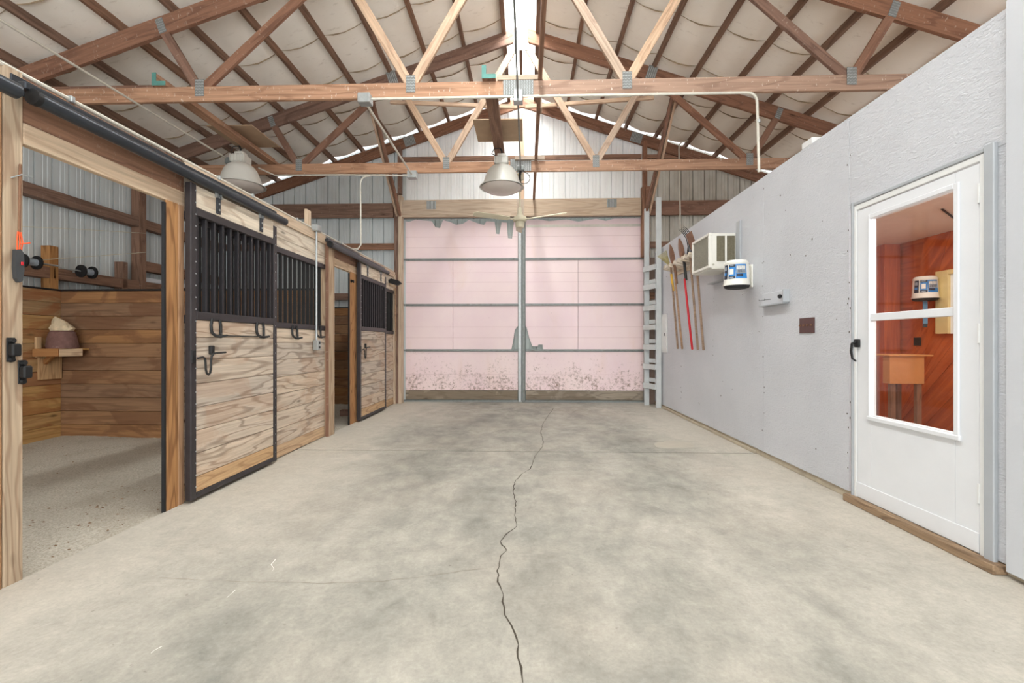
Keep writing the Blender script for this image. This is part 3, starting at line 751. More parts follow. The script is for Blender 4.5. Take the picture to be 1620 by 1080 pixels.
# ------------------------------------------------------------ lamps
def barn_lamp(X, Y, z0, label):
    """z0 = rim height"""
    t = thing('barn_lamp', (X, Y, z0), label, 'lamp', 'bell shaped barn lamps')
    R = .275
    m = MB(); prof = [(R+.012, 0), (R+.012, .006), (R-.02, .02), (R-.045, .08), (R-.065, .14), (R-.09, .20), (R-.125, .245), (R-.16, .27), (.075, .285)]
    inner = [(r-.004, z-.003) for r, z in reversed(prof)]; m.lathe(prof+inner[:-1]+[(R+.008, -.002)], (X, Y, z0), 40, False)
    m.build('reflector', M['enamel'], t, True)
    m = MB(); m.lathe([(.001, -.075), (.10, -.072), (.18, -.055), (.235, -.025), (.258, .002), (.25, .012)], (X, Y, z0), 32, True); m.build('lens', M['lens'], t, True)
    m = MB(); m.box(X-.085, X+.085, Y-.085, Y+.085, z0+.285, z0+.385, .012)
    for k in range(5): m.box(X-.09+.04*k, X-.08+.04*k, Y-.092, Y+.092, z0+.29, z0+.38, .002)
    m.build('ballast_box', M['enamel'], t)
    m = MB(); m.box(X-.055, X+.055, Y-.055, Y+.055, z0+.385, z0+.425, .006); m.build('cap', M['enamel'], t)
    m = MB(); m.tube([(X, Y, z0+.42), (X, Y, z0+.47), (X-.02, Y, z0+.50)], .012, 8); m.tube([(X-.05, Y, z0+.40), (X-.13, Y, z0+.44), (X-.10, Y, z0+.50), (X-.02, Y, z0+.51)], .006, 6); m.build('hook', M['iron'], t, True)
    return t
barn_lamp(-.32, 5.88, 3.10, 'bell shaped lamp hanging at the centre near the ridge line')
barn_lamp(-3.62, 5.66, 3.08, 'bell shaped lamp hanging above the stalls on the left')
t = thing('junction_box', (-3.78, 5.72, 3.42), 'small metal box with bracket beside the left lamp', 'box')
jbox(-3.80, 5.72, 3.42, .09, .09, .08, t, 'box_body', M['dullgalv']); MB().tube([(-3.8, 5.72, 3.38), (-3.8, 5.72, 3.26)], [.02, .01], 8).build('cable_gland', M['blackflat'], t, True)
t = thing('junction_box', (XCN, 6.1, 3.42), 'small metal box with dangling cable between central lamp and fan', 'box')
jbox(XCN, 6.1, 3.42, .10, .10, .06, t, 'box_body', M['dullgalv'])
MB().tube([(XCN, 6.1, 3.40), (XCN-.01, 6.1, 3.33), (XCN+.0, 6.1, 3.12)], [.02, .016, .009], 8).build('cable_gland', M['blackflat'], t, True)
MB().tube([(XCN+.03, 6.08, 3.40)]+[(XCN+.05+.075*math.cos(a), 6.08, 3.29+.075*math.sin(a)) for a in [1.4-.5*k for k in range(9)]], .005, 6).build('cable', M['blackflat'], t, True)

# ceiling fan
FX, FY, FZ = XY(822.5, 6.42), 6.42, 2.83
t = thing('ceiling_fan', (FX, FY, FZ), 'cream three bladed ceiling fan on a long rod before the pink door', 'fan')
MB().tube([(FX, FY, 3.47), (FX, FY, FZ+.14)], .013, 10).build('downrod', M['fanw'], t, True)
MB().lathe([(.02, .06), (.05, .05), (.055, -.03), (.03, -.05)], (FX, FY, 3.42), 16).build('ceiling_cup', M['fanw'], t, True)
MB().lathe([(.022, .17), (.03, .16), (.036, .08), (.055, .04)], (FX, FY, FZ), 16).build('canopy', M['fanw'], t, True)
MB().lathe([(.05, .045), (.088, .035), (.097, .015), (.097, -.02), (.085, -.03)], (FX, FY, FZ), 24).build('motor_housing', M['fanw'], t, True)
MB().lathe([(.06, -.03), (.07, -.05), (.06, -.115), (.03, -.125)], (FX, FY, FZ), 18).build('switch_cup', M['fanw'], t, True)
for a in (-28, 208, 92):
    R = Matrix.Translation((FX, FY, FZ+.0)) @ Matrix.Rotation(math.radians(a), 4, 'Z')
    m = MB(); m.box(.08, .20, -.02, .02, -.012, -.004, .001); br = m.build('blade_bracket', M['fanw'], t, mat4=R)
    m = MB(); out = [(.17, -.035), (.3, -.045), (.66, -.05), (.70, -.03), (.70, .03), (.66, .05), (.3, .045), (.17, .035)]
    m.prism(out, 'z', -.004, .006); m.build('blade', M['fanw'], t, mat4=R @ Matrix.Rotation(math.radians(22), 4, 'X') @ Matrix.Translation((0, 0, -.006)))

# ------------------------------------------------------------ stall fronts (left of the aisle)
A1, A2 = YX(38, XL), YX(264, XL)        # first doorway
B1 = YX(292, XL)                        # after jamb post
P1, P2 = YX(515, XL), YX(524, XL)       # divider post
C1, C2 = YX(554, XL), YX(569, XL)       # second jamb post
E1 = YX(632, XL)
def post(name, y0, y1, mat, label, z1=2.36, x0=XL-.13, x1=XL, edge=None):
    t = thing(name, ((x0+x1)/2, (y0+y1)/2, 0), label, 'post')
    if edge is None: board('timber', x0, x1, y0, y1, -.02, z1, mat, t, .005)
    else:
        board('timber', x0, x1, y0+.0, y0+(y1-y0)*.66, -.02, z1, mat, t, .004); board('timber', x0, x1, y0+(y1-y0)*.67, y1, -.02, z1, M['jamb'] if False else M['postw2'], t, .004)
        board('edging', x0-.002, x1+.001, y0-.02, y0-.002, -.02, z1-.03, M['blackflat'], t, .002)
    return t
M['postw2'] = wood('orange_post_wood', (178, 130, 84), (132, 86, 48), .4, 26, .05)
post('stall_post', YX(6, XL), A1, M['postw'], 'pale timber post at the left picture edge with latches and knife', 2.37)
post('stall_post', 1.78, YX(5, XL), M['jamb'], 'darker edge timber behind the pale post at the left picture edge', 2.3)
post('jamb_post', A2, B1, M['jamb'], 'dark grained post between the first stall doorway and its door', 2.05, XL-.018, XL, True)
post('stall_post', P1, P2, M['postw'], 'pale post at the near side of the second stall doorway', 2.27, XL-.1, XL+.045)
post('jamb_post', C1, C2, M['jamb'], 'dark grained post between the second stall doorway and its door', 2.05, XL-.018, XL, True)
post('stall_post', YX(631, XL+.02), 8.0, M['pale'], 'pale end post of the far stall against the pink door', 2.3, XL-.1, XL+.02)
board('side_board', XL+.006, XL+.045, P1-.014, P1-.001, -.01, 2.25, M['rafter'], bpy.data.objects['stall_post.002'])
def header(y0, y1, label):
    t = thing('stall_header', (XL, (y0+y1)/2, 2.04), label, 'beam')
    board('upper_board', XL-.045, XL-.005, y0, y1, 2.135, 2.345, M['brown'], t)
    board('lower_board', XL-.04, XL, y0, y1, 2.035, 2.135, M['pale'], t); return t
header(A1, B1+.005, 'two board lintel over the first stall doorway, brown above and pale below')
header(P2, C2+.005, 'two board lintel over the second stall doorway, brown above and pale below')

def front_panel(y0, y1, label, mats_top):
    t = thing('stall_barrier', (XL-.02, (y0+y1)/2, 0), label, 'stall front')
    xf, xb = XL-.008, XL-.045
    board('plank', xb, xf, y0, y1, .005, .12, M['tan'], t)
    z = .12; zz = [.12, .275, .44, .605, .77, .935, 1.10, 1.24]
    for a, b in zip(zz, zz[1:]): board('plank', xb, xf, y0, y1, a+.0015, b-.0015, M['plank'], t, .004)
    board('lower_rail', xb-.004, xf+.008, y0, y1, 1.24, 1.293, M['black'], t, .004)
    board('upper_rail', xb-.004, xf+.008, y0, y1, 1.955, 2.01, M['black'], t, .004)
    for a, b in ((2.01, 2.10), (2.10, 2.245)): board('plank', xb, xf, y0, y1, a+.002, b-.001, M['plank2'], t, .003)
    board('plank', xb, xf+.016, y0, y1, 2.245, 2.345, M['pale'], t, .003)
    y = y0+.08
    while y < y1-.04: board('bar', xb+.004, xf-.002, y-.011, y+.011, 1.293, 1.955, M['blackflat'], t, .002); y += .0915
    return t
front_panel(B1, P1, 'fixed barred stall front of the first stall, behind the door with the horseshoe rod', None)
front_panel(C2, YX(631, XL), 'fixed barred stall front of the far stall, next to the pink door', None)

XD = -2.29
def sliding_door(y0, y1, label):
    t = thing('stall_door', (XD, (y0+y1)/2, .02), label, 'stall door')
    xb = XD-.038
    board('stile', xb-.002, XD+.004, y0, y0+.055, .02, 2.165 if False else 2.20, M['black'], t, .005)
    board('stile', xb-.002, XD+.004, y1-.05, y1, .02, 2.16, M['black'], t, .005)
    a, b = y0+.055, y1-.05
    board('bottom_channel', xb-.002, XD+.004, a, b, .025, .062, M['black'], t, .003)
    board('plank', xb, XD-.002, a, b, .063, .167, M['tan'], t, .003)
    zz = [.169, .33, .49, .650, .815, .98, 1.139, 1.262]
    for p, q in zip(zz, zz[1:]): board('plank', xb, XD-.002, a, b, p+.0015, q-.0015, M['plank'], t, .004)
    board('lower_rail', xb-.002, XD+.005, a, b, 1.262, 1.318, M['black'], t, .004)
    board('upper_rail', xb-.002, XD+.005, a, b, 1.985, 2.04, M['black'], t, .004)
    tag(board('top_plank', xb, XD-.002, a, b, 2.042, 2.195, M['plank2'], t, .003), 'pale washed board above the bars')
    n = 10; 
    for k in range(n+1): y = a+.02+k*.0905; board('bar', xb+.002, XD-.004, y-.010, y+.010, 1.318, 1.985, M['barm'], t, .003) if y < b-.02 else None
    m = MB()
    for k in range(26):
        z = .1+k*.082
        for yy_ in (y0+.045, y1-.025): m.lathe([(.0045, 0), (.003, .003)], (0, 0, 0), 6) if False else m.box(XD+.003, XD+.007, yy_-.004, yy_+.004, z, z+.008)
    tag(m.build('screw_heads', M['galv'], t), kind='stuff')
    for f in (.26, .77):
        yy_ = y0+(y1-y0)*f; h_ = MB(); h_.box(XD-.001, XD+.009, yy_-.022, yy_+.022, 2.055, 2.185, .003); hg = h_.build('hanger', M['pipe'], t)
        h_ = MB(); h_.tube([(XD+.004, yy_, 2.17), (XD-.012, yy_, 2.22)], .012, 8)
        h_.box(XD-.004, XD+.013, yy_-.03, yy_-.02, 2.17, 2.215); h_.box(XD-.004, XD+.013, yy_+.02, yy_+.03, 2.17, 2.215); h_.build('bolt', M['galv'], hg, True)
        for z in (2.085, 2.13): MB().box(XD+.009, XD+.014, yy_-.007, yy_+.007, z-.007, z+.007, .002).build('bolt', M['galv'], hg)
    # bent rod latch
    yl, z = y0+.03, 1.005; l = MB()
    pl_ = [(0, -.01), (.05, -.004), (.068, -.012), (.075, -.04), (.078, -.09), (.088, -.12), (.105, -.13), (.122, -.12), (.13, -.09), (.132, -.03), (.14, .0), (.16, .018), (.20, .022), (.29, .024)]
    l.tube([(XD+.03, yl+p, z+q) for p, q in pl_], .0075, 8)
    la = l.build('latch', M['iron'], t, True)
    l = MB(); l.box(XD+.004, XD+.012, yl-.03, yl+.01, z-.045, z+.045, .003); l.box(XD, XD+.022, yl+.145, yl+.185, z+.01, z+.075, .004); l.build('latch_plate', M['iron'], la)
    return t
d1a, d1b = YX(301.7, XD), YX(438, XD); d2a, d2b = YX(569.5, XD), YX(611, XD)
sliding_door(d1a, d1b, 'nearest barred sliding stall door with two horseshoes joined by a rod')
sliding_door(d2a, d2b, 'far barred sliding stall door without horseshoes')

def track(y0, y1, label):
    t = thing('door_track', (XD+.0, (y0+y1)/2, 2.2), label, 'track')
    z = 2.235; m = MB(); m.tube([(XD+.02, y0, z), (XD+.02, y1, z)], .033, 20); m.build('pipe', M['pipe'], t, True)
    m = MB(); m.box(XD-.03, XD+.01, y0-.03, y1-.12, z+.028, z+.062, .004)
    m.box(XL-.004, XL+.006, y0-.03, y1-.12, z+.02, z+.10, .002); m.build('mounting_rail', M['pipe'], t)
    m = MB(); k = y0+.1
    while k < y1-.1: m.box(XL+.006, XL+.012, k-.006, k+.006, z+.075, z+.087, .002); k += .21
    tag(m.build('bolt_heads', M['galv'], t), kind='stuff')
    m = MB(); m.tube([(XD+.02, y0-.012, z), (XD+.02, y0+.012, z)], .036, 20); m.build('end_cap', M['blackflat'], t, True)
    return t
track(YX(49, XD), YX(448, XD), 'black pipe track over the first stall doorway and its door')
track(YX(520, XD), YX(612, XD), 'dark pipe track over the second stall doorway')
t = thing('door_track', (XD, 1.2, 2.2), 'rounded end of a black pipe track at the far left edge', 'track')
MB().tube([(XD+.02, .5, 2.225), (XD+.02, YX(20, XD)+.0, 2.225)], .035, 20).build('pipe', M['pipe'], t, True)
t = thing('conduit', (XL-.0, 4.5, 2.365), 'long pale conduit along the top of the stall fronts', 'conduit')
MB().tube([(XL-.01, .6, 2.362), (XL-.01, 8.0, 2.362)], .011, 8).build('pipe', M['conduit'], t, True)
for px_ in (114, 347, 400, 470, 540, 590):
    yy_ = YX(px_, XL); m = MB(); m.box(XL-.02, XL+.012, yy_-.012, yy_+.012, 2.345, 2.378, .004); m.build('clip', M['galv'], t)
# junction box, drop conduit and outlet on the fixed panel
t = thing('outlet', (XL+.03, YX(503, XL), 1.05), 'grey duplex outlet with vertical conduit on the first stall front', 'outlet')
yo = YX(501, XL+.03)
MB().tube([(XL+.03, yo, 2.34), (XL+.03, yo, 1.12)], .011, 8).build('pipe', M['galv'], t, True)
jbox(XL+.03, yo+.0, 2.36, .07, .10, .07, t)
b_ = jbox(XL+.03, yo+.01, 1.07, .055, .075, .115, t, 'outlet_box')
m = MB(); m.box(XL+.057, XL+.061, yo-.022, yo+.042, 1.02, 1.12, .002); cv = m.build('cover_plate', M['galv'], b_)
m = MB()
for z in (1.045, 1.095): m.tube([(XL+.058, yo+.01, z), (XL+.064, yo+.01, z)], .015, 12)
m.build('socket', M['blackflat'], b_, True)
t = tag(board('wood_stub', XL-.06, XL-.03, YX(497, XL)-.1, YX(497, XL)+.0, 2.3, 2.55, M['pale']), 'short pale board end standing above the stall header', 'board')

# horseshoes
def horseshoe(X, Y, z, label):
    t = thing('horseshoe', (X, Y, z), label, 'horseshoe')
    m = MB(); pts = []
    for k in range(9):
        a = math.pi+math.pi*k/8; pts.append((X+.008+.035*(1-abs(math.cos(a))), Y+.05*math.cos(a), z+.045*math.sin(a)+.0))
    pts = [(X+.006, Y-.040, z+.085), (X+.006, Y-.052, z+.04)]+pts+[(X+.006, Y+.052, z+.04), (X+.006, Y+.040, z+.085)]
    m.tube(pts, .0105, 8); m.build('shoe', M['iron'], t, True)
    m = MB(); m.tube([(X+.02, Y-.03, z-.040), (X+.045, Y+.0, z-.043), (X+.06, Y+.045, z-.035)], [.0105, .0105, .008], 8); m.build('hook', M['iron'], t, True)
    return t
hy1, hy2 = YX(341, XD), YX(411, XD)
horseshoe(XD, hy1, 1.19, 'iron horseshoe at the left end of the rod on the nearest stall door')
horseshoe(XD, hy2, 1.19, 'iron horseshoe at the right end of the rod on the nearest stall door')
tube_thing('hanging_rod', [(XD+.045, hy1-.0, 1.152), (XD+.045, hy2+.05, 1.152)], .005, M['iron'], 'thin iron rod joining two horseshoes on the stall door', 'rod')
horseshoe(XL, YX(466, XL), 1.185, 'horseshoe hook on the fixed stall front, left of the outlet conduit')
horseshoe(XL, YX(503.5, XL), 1.20, 'horseshoe hook on the fixed stall front, right behind the outlet conduit')

# latches, rod and knife on the near post
def catch(px, py, label):
    X = XL; Y = YX(px, X); z = ZX(px, py, X); t = thing('door_catch', (X, Y, z), label, 'door catch')
    MB().box(X, X+.006, Y-.018, Y+.018, z-.055, z+.055, .003).build('base_plate', M['blackflat'], t)
    MB().box(X+.006, X+.034, Y-.018, Y+.022, z-.03, z+.028, .006).build('keeper', M['blackflat'], t)
    for dz, e in ((.042, .02), (-.045, .016)): MB().tube([(X+.004, Y, z+dz), (X+e, Y, z+dz)], [.014, .010], 10).build('bolt', M['blackflat'], t, True)
catch(17, 553, 'upper black door catch on the pale left post'); catch(35, 588, 'lower black door catch on the pale left post')
catch(521, 551, 'small black door catch on the post of the second stall')
X = XL+.012
t = thing('iron_pin', (X, YX(32, X), 1.85), 'rusty rod held upright on the pale left post by a nail', 'rod')
MB().tube([(X, YX(33, X), ZX(33, 260, X)), (X, YX(31, X), ZX(31, 380, X))], .0055, 8).build('rod', M['rust'], t, True)
MB().tube([(XL, YX(22, X), ZX(22, 281, X)), (X+.01, YX(33, X), ZX(33, 276, X)), (X+.01, YX(50, X), ZX(50, 281, X))], .003, 6).build('nail', M['galv'], t, True)
kx, ky, kz = XL+.01, YX(28.5, XL+.01), ZX(28.5, 420, XL+.01)
t = thing('utility_knife', (kx, ky, kz), 'grey utility knife with red slider hanging by orange cord on the post', 'knife')
m = MB(); m.prism([(-.014, .07), (.004, .076), (.017, .06), (.019, -.02), (.012, -.07), (.0, -.078), (-.013, -.06), (-.017, -.01)], 'x', -.008, .012); m.build('knife_body', M['knife'], t, mat4=Matrix.Translation((kx, ky, kz)))
MB().box(kx+.012, kx+.018, ky+.002, ky+.012, kz+.002, kz+.018, .002).build('slider', M['red'], t)
m = MB()
for dy in (-.012, .0, .011): m.tube([(kx+.008, ky+dy*.7, kz+.065), (kx+.012, ky+dy, kz+.11), (kx+.006, ky+dy*.5+.002, kz+.155)], .0028, 6)
m.tube([(kx+.012, ky+.0, kz+.10), (kx+.02, ky+.02, kz+.106), (kx+.02, ky+.035, kz+.112)], .0035, 6)
m.build('cord', M['orange'], t, True)

# floodlight and stick by the far end of the fronts
X = XL+.05; Y = 7.75
t = thing('flood_light', (X, Y, 2.12), 'small black floodlight at the far end of the stall header', 'lamp')
m = MB(); m.prism([(-.09, -.035), (.04, -.05), (.11, -.0), (.06, .035), (-.07, .045), (-.11, .01)], 'y', -.05, .05); m.build('housing', M['blackflat'], t, mat4=Matrix.Translation((X+.05, Y, 2.13)) @ Matrix.Rotation(.2, 4, 'Y'))
MB().tube([(XL, Y, 2.12), (XL-.0+.03, Y, 2.07), (X+.05, Y-.02, 2.06)], .02, 8).build('wooden_arm', M['pale'], t, True)
tube_thing('stick', [(XL+.034, 7.98, 2.05), (XL+.036, 7.96, 1.6), (XL+.06, 7.93, 1.12)], .010, M['handle'], 'thin wooden stick hanging at the end of the stall front', 'stick')
t = thing('hook', (XL-.02, C1+.05, 1.9), 'small dark hook on the jamb of the second stall doorway', 'hook')
MB().tube([(XL, C1+.04, 1.92), (XL+.04, C1+.02, 1.92), (XL+.05, C1-.01, 1.9)], .012, 8).build('peg', M['blackflat'], t, True)
MB().tube([(XL, C1+.04, 1.92), (XL+.006, C1+.04, 1.92)], .025, 12).build('rose', M['blackflat'], t, True)
tag(board('wood_block', -2.75, -2.45, 6.62, 6.72, .0, .10, M['rafter']), 'short timber lying on the sand inside the second stall doorway', 'timber')

# ------------------------------------------------------------ inside the first stall: shelf, mineral block, spools, twine
t = thing('corner_shelf', (-5.4, 5.05, 1.0), 'small wooden corner shelf bracket on the stall wall', 'shelf')
XI = -5.448; YI = PYN-.002
m = MB(); m.prism([(XI, YI-.30), (XI+.24, YI-.25), (XI+.34, YI-.10), (XI+.34, YI), (XI, YI)], 'z', 0, .02); m.build('shelf_top', M['liner2'], t, mat4=Matrix.Translation((0, 0, 1.01)))
beam('shelf_edge', (XI, YI-.305, .985), (XI+.245, YI-.255, .985), .02, .085, M['liner2'], t); beam('shelf_edge', (XI+.245, YI-.255, .985), (XI+.35, YI-.09, .985), .02, .085, M['tan'], t)
board('back_board', XI, XI+.025, YI-.26, YI-.01, .68, .97, M['tan'], t, axis=2)
board('back_cleat', XI, XI+.03, YI-.29, YI-.24, .93, 1.16, M['tan'], t)
beam('strut', (XI+.02, YI-.2, .87), (XI+.14, YI-.22, .965), .035, .05, M['liner2'], t)
bx_, by_ = XI+.17, YI-.145
def blob(prof_pts, seed, amp):
    pass
m = MB(); n = 20; rnd = random.Random(5); prof = [(.172, 0), (.178, .03), (.168, .10), (.152, .16), (.14, .192), (.125, .2), (.001, .203)]
for (r, z) in prof:
    for k in range(n):
        a = 2*math.pi*k/n; q = r*(1+rnd.uniform(-.035, .035))
        if .02 < z < .15 and abs(((a+1.15+math.pi) % (2*math.pi))-math.pi) < .22: q *= .86
        m.v.append((q*math.cos(a), q*math.sin(a)*.82, z))
for i in range(len(prof)-1):
    for k in range(n): m.f.append((i*n+k, i*n+(k+1) % n, (i+1)*n+(k+1) % n, (i+1)*n+k))
m.f.append(tuple(reversed(range(n))))
tag(m.build('mineral_block', M['salt'], None, True, Matrix.Translation((bx_, by_, 1.031)) @ Matrix.Diagonal((.86, .86, .97, 1))), 'brownish purple mineral lick block sitting on the corner shelf', 'mineral lick')
m = MB(); rnd = random.Random(8); n = 16
rings = [(.0, .135, .10, 0, 0), (.03, .14, .10, -.005, 0), (.07, .115, .085, -.02, 0), (.11, .08, .06, -.045, 0), (.145, .04, .035, -.075, 0), (.165, .008, .008, -.10, 0)]
for (z, rx, ry, dx, dy) in rings:
    for k in range(n):
        a = 2*math.pi*k/n; q = 1+rnd.uniform(-.1, .1); m.v.append((dx+rx*q*math.cos(a), ry*q*math.sin(a), z+rnd.uniform(-.004, .004)))
for i in range(len(rings)-1):
    for k in range(n): m.f.append((i*n+k, i*n+(k+1) % n, (i+1)*n+(k+1) % n, (i+1)*n+k))
m.f.append(tuple(reversed(range(n)))); m.f.append(tuple((len(rings)-1)*n+k for k in range(n)))
tag(m.build('pale_stone', M['stone'], None, False, Matrix.Translation((bx_, by_, 1.232)) @ Matrix.Diagonal((.86, .86, .95, 1))), 'pale pointed salt lump lying on top of the brown block', 'salt lump')
def spool(px, py, X, label, yaw, rod=1):
    Y = YX(px, X); z = ZX(px, py, X); t = thing('twine_spool', (X, Y, z), label, 'spool')
    R = Matrix.Translation((X, Y, z)) @ Matrix.Rotation(yaw, 4, 'Z')
    MB().box(-5.5, X, Y-.008, Y+.008, z-.006, z+.006, .001).build('bracket', M['galv'], t)
    for s in (-1, 1): MB().tube([(s*.065-.008, 0, 0), (s*.065+.008, 0, 0)], .075, 24).build('flange', M['blackflat'], t, True, R)
    MB().tube([(-.057, 0, 0), (.057, 0, 0)], .04, 18).build('wound_twine', M['labgray'], t, True, R)
    MB().tube([(-.30 if rod < 0 else -.12, 0, 0), (.28 if rod > 0 else .12, 0, 0)], .009, 8).build('axle', M['galv'], t, True, R)
spool(48, 414, -5.33, 'black twine spool behind the pale left post, nearer of two', 1.5, 1)
spool(138, 430, -5.33, 'black twine spool on the outer stall wall, farther of two', 1.5, -1)
tube_thing('twine', [(-5.3, YX(30, -5.3), ZX(30, 358, -5.3)), (-5.3, YX(120, -5.3), ZX(120, 362.5, -5.3)), (-5.4, YX(231, -5.4), ZX(231, 369, -5.4))], .004, M['twine'], 'upper strand of twine strung along the outer stall wall', 'twine', 5)
tube_thing('twine', [(-5.3, YX(66, -5.3), ZX(66, 411, -5.3)), (-5.32, YX(150, -5.32), ZX(150, 405, -5.32)), (-5.4, YX(231, -5.4), ZX(231, 399, -5.4))], .004, M['twine'], 'lower strand of twine strung along the outer stall wall', 'twine', 5)
wn = thing('window_1', (-5.6, 6.9, 1.9), kind='structure')
board('window_sash', -5.60, -5.56, pY+.14, 7.6, 1.72, 1.98, M['mauve'], wn); board('painted_gap_light', -5.60, -5.57, pY+.14, 7.6, 1.985, 2.05, M['white'], wn)  # white strip painted to stand for daylight through the opening

# ------------------------------------------------------------ grey wall on the right
wr = thing('wall_right', (XR, 5, 0), kind='structure')
ZT = XR*.695+CH
def yr(px): return YX(px, XR)
seams = [yr(1343), yr(1343)+1.16, yr(1343)+2.32, yr(1343)+3.48, 8.14]
for a, b in zip(seams, seams[1:]): board('wall_panel', XR, XR+.10, a+.0015, b-.0015, .055, ZT, M['gwall'], wr, .002)
dT = CH+(540-232)*zc(1563, XR)/F   # top of outer trim
board('wall_panel', XR, XR+.10, yr(1597), seams[0]-.0015, dT-.02, ZT, M['gwall'], wr, .002)
board('wall_panel', XR, XR+.10, yr(1597), yr(1575), .055, dT-.022, M['gwall'], wr, .002)
board('wall_panel', XR-.022, XR+.10, -2.4, yr(1597)-.002, .03, ZT+.02, M['gwall2'], wr, .003)
board('bottom_plate', XR+.012, XR+.09, -2.4, 8.14, 0, .055, M['concrete_edge'], wr, .003)
board('bottom_plate', XR-.012, XR+.012, 4.6, 8.1, 0, .03, M['concrete_edge'], wr, .003)
m = MB(); rnd = random.Random(21)
for k in range(70):
    yy_ = rnd.choice(seams[:4])+rnd.uniform(-.02, .02) if k % 3 else rnd.uniform(3.3, 7.5); z = rnd.uniform(.2, 2.6)
    s_ = rnd.uniform(.003, .007); s_ *= 1.15; m.box(XR-.003, XR, yy_-s_*.7, yy_+s_*.7, z-s_, z+s_, .001)
M['nick'] = plain('wall_nicks', (112, 108, 104), .8)
tag(m.build('nail_nicks', M['nick'], wr), kind='stuff')
tag(board('ceiling_loft', XR+.11, 5.3, 3.0, 8.1, ZT-.06, ZT-.02, M['ply']), kind='structure')
tag(board('wall_room_end', XR+.11, 4.79, 6.21, 6.26, 0, ZT-.07, M['redwood']), kind='structure')

# storm door
dr = thing('door_2', (XR, yr(1455), .05), kind='structure')
ya, yb = yr(1562), yr(1353)              # frame outer
z0, z1 = .04, CH+300*zc(1563, XR)/F
for nm, a, b, c_, d_ in (('frame_jamb', ya, ya+.03, z0, z1), ('frame_jamb', yb-.022, yb, z0, z1)): board(nm, XR-.012, XR+.05, a, b, c_, d_, M['wframe'], dr)
board('frame_head', XR-.012, XR+.05, ya+.03, yb-.022, z1-.035, z1, M['wframe'], dr)
board('trim', XR-.024, XR+.0, ya-.052, ya-.001, .03, z1+.03, M['graytrim'], dr, .004)
board('trim', XR-.018, XR+.0, yb+.001, yb+.025, .03, z1+.03, M['graytrim'], dr, .004)
board('trim', XR-.018, XR+.0, ya, yb, z1+.001, z1+.022, M['graytrim'], dr, .004)
sa, sb, sz0, sz1 = ya+.033, yb-.025, z0+.012, z1-.042
ga, gb, gz0, gz1 = yr(1512), yr(1379), .625, 1.915
leaf = thing('door_leaf', (0, 0, 0)); leaf.parent = dr; leaf.matrix_basis = WM[dr].inverted(); WM[leaf] = Matrix.Identity(4)
XF = XR-.006
board('stile', XF, XF+.035, sa, ga, sz0, sz1, M['white'], leaf, .003); board('stile', XF, XF+.035, gb, sb, sz0, sz1, M['white'], leaf, .003)
board('rail', XF, XF+.035, ga, gb, sz0, gz0, M['white'], leaf, .0005); board('rail', XF, XF+.035, ga, gb, gz1, sz1, M['white'], leaf, .0005)
board('rail', XF-.004, XF+.03, ga, gb, 1.245, 1.292, M['white'], leaf, .003)
for a, b, c_, d_ in ((ga-.032, ga, gz0-.035, gz1+.03), (gb, gb+.018, gz0-.035, gz1+.03)): board('glazing_bead', XF-.012, XF, a, b, c_, d_, M['white'], leaf, .005)
board('glazing_bead', XF-.012, XF, ga, gb, gz1, gz1+.03, M['white'], leaf, .005); board('glazing_bead', XF-.016, XF, ga-.04, gb+.022, gz0-.035, gz0-.005, M['white'], leaf, .005)
board('kick_edge', XF-.006, XF, sa, sb, sz0, sz0+.10, M['white'], leaf, .002)
board('pane', XF+.015, XF+.019, ga, gb, 1.29, gz1, M['glass'], leaf, 0); board('pane', XF+.020, XF+.024, ga, gb, gz0, 1.25, M['glass'], leaf, 0)
hz = CH-8*zc(1357, XF)/F; hy = yr(1357.5)
h_ = MB(); h_.box(XF-.018, XF, hy-.03, hy+.012, hz-.005, hz+.05, .004)
h_.tube([(XF-.018, hy-.01, hz+.03), (XF-.045, hy-.012, hz+.02), (XF-.05, hy-.010, hz-.03), (XF-.045, hy-.014, hz-.08), (XF-.03, hy-.03, hz-.10)], [.009, .009, .008, .007, .005], 8)
h_.build('door_handle', M['blackflat'], leaf, True)
for z in (.35, 1.15, 1.85): board('hinge', XF-.01, XF, sa-.006, sa+.006, z-.05, z+.05, M['wframe'], leaf, .002)
board('door_sill', XR-.055, XR+.02, yr(1590), yr(1345), 0, .048, M['sill'], dr, .005)
board('threshold', XR-.008, XR+.09, ya, yb, .0, .052, M['dullgalv'], dr, .002)

# the room seen through the door glass
room = thing('wall_room', (4.8, 4, 0), kind='structure')
XW = 4.80
board('back_sheathing', XW+.03, XW+.06, .4, 6.2, 0, 2.7, M['redwood'], room, 0)
bm_ang = math.radians(45)
for k in range(-3, 44):
    # diagonal boards clipped to the wall rectangle
    y0_, wdt = .3+k*.17, .166; H = 2.36
    poly = [(y0_, 0), (y0_+wdt, 0), (y0_+wdt-H*.9, H), (y0_-H*.9, H)]
    poly = [(min(6.13, max(.4, a)), b) for a, b in poly]
    if max(p[0] for p in poly)-min(p[0] for p in poly) < .1: continue
    yc_, zc_ = sum(p[0] for p in poly)/4, 1.18; T = Matrix.Translation((XW, yc_, zc_)) @ Matrix.Rotation(math.radians(132), 4, 'X') @ Matrix.Rotation(math.pi/2, 4, 'Z')
    Ti = T.inverted(); m = MB()
    vs = [Ti @ Vector((xx, a, b)) for xx in (XW+.004*(k % 2), XW+.028) for a, b in poly]
    m.add(vs, [(0, 1, 2, 3), (7, 6, 5, 4), (0, 4, 5, 1), (1, 5, 6, 2), (2, 6, 7, 3), (3, 7, 4, 0)]); m.build('wall_board', M['redwood'], room, mat4=T)
RC = tag(board('ceiling_room', XR+.1, XW-.001, .4, 6.2, 2.36, 2.40, M['ceilw'], None, 0), kind='structure')
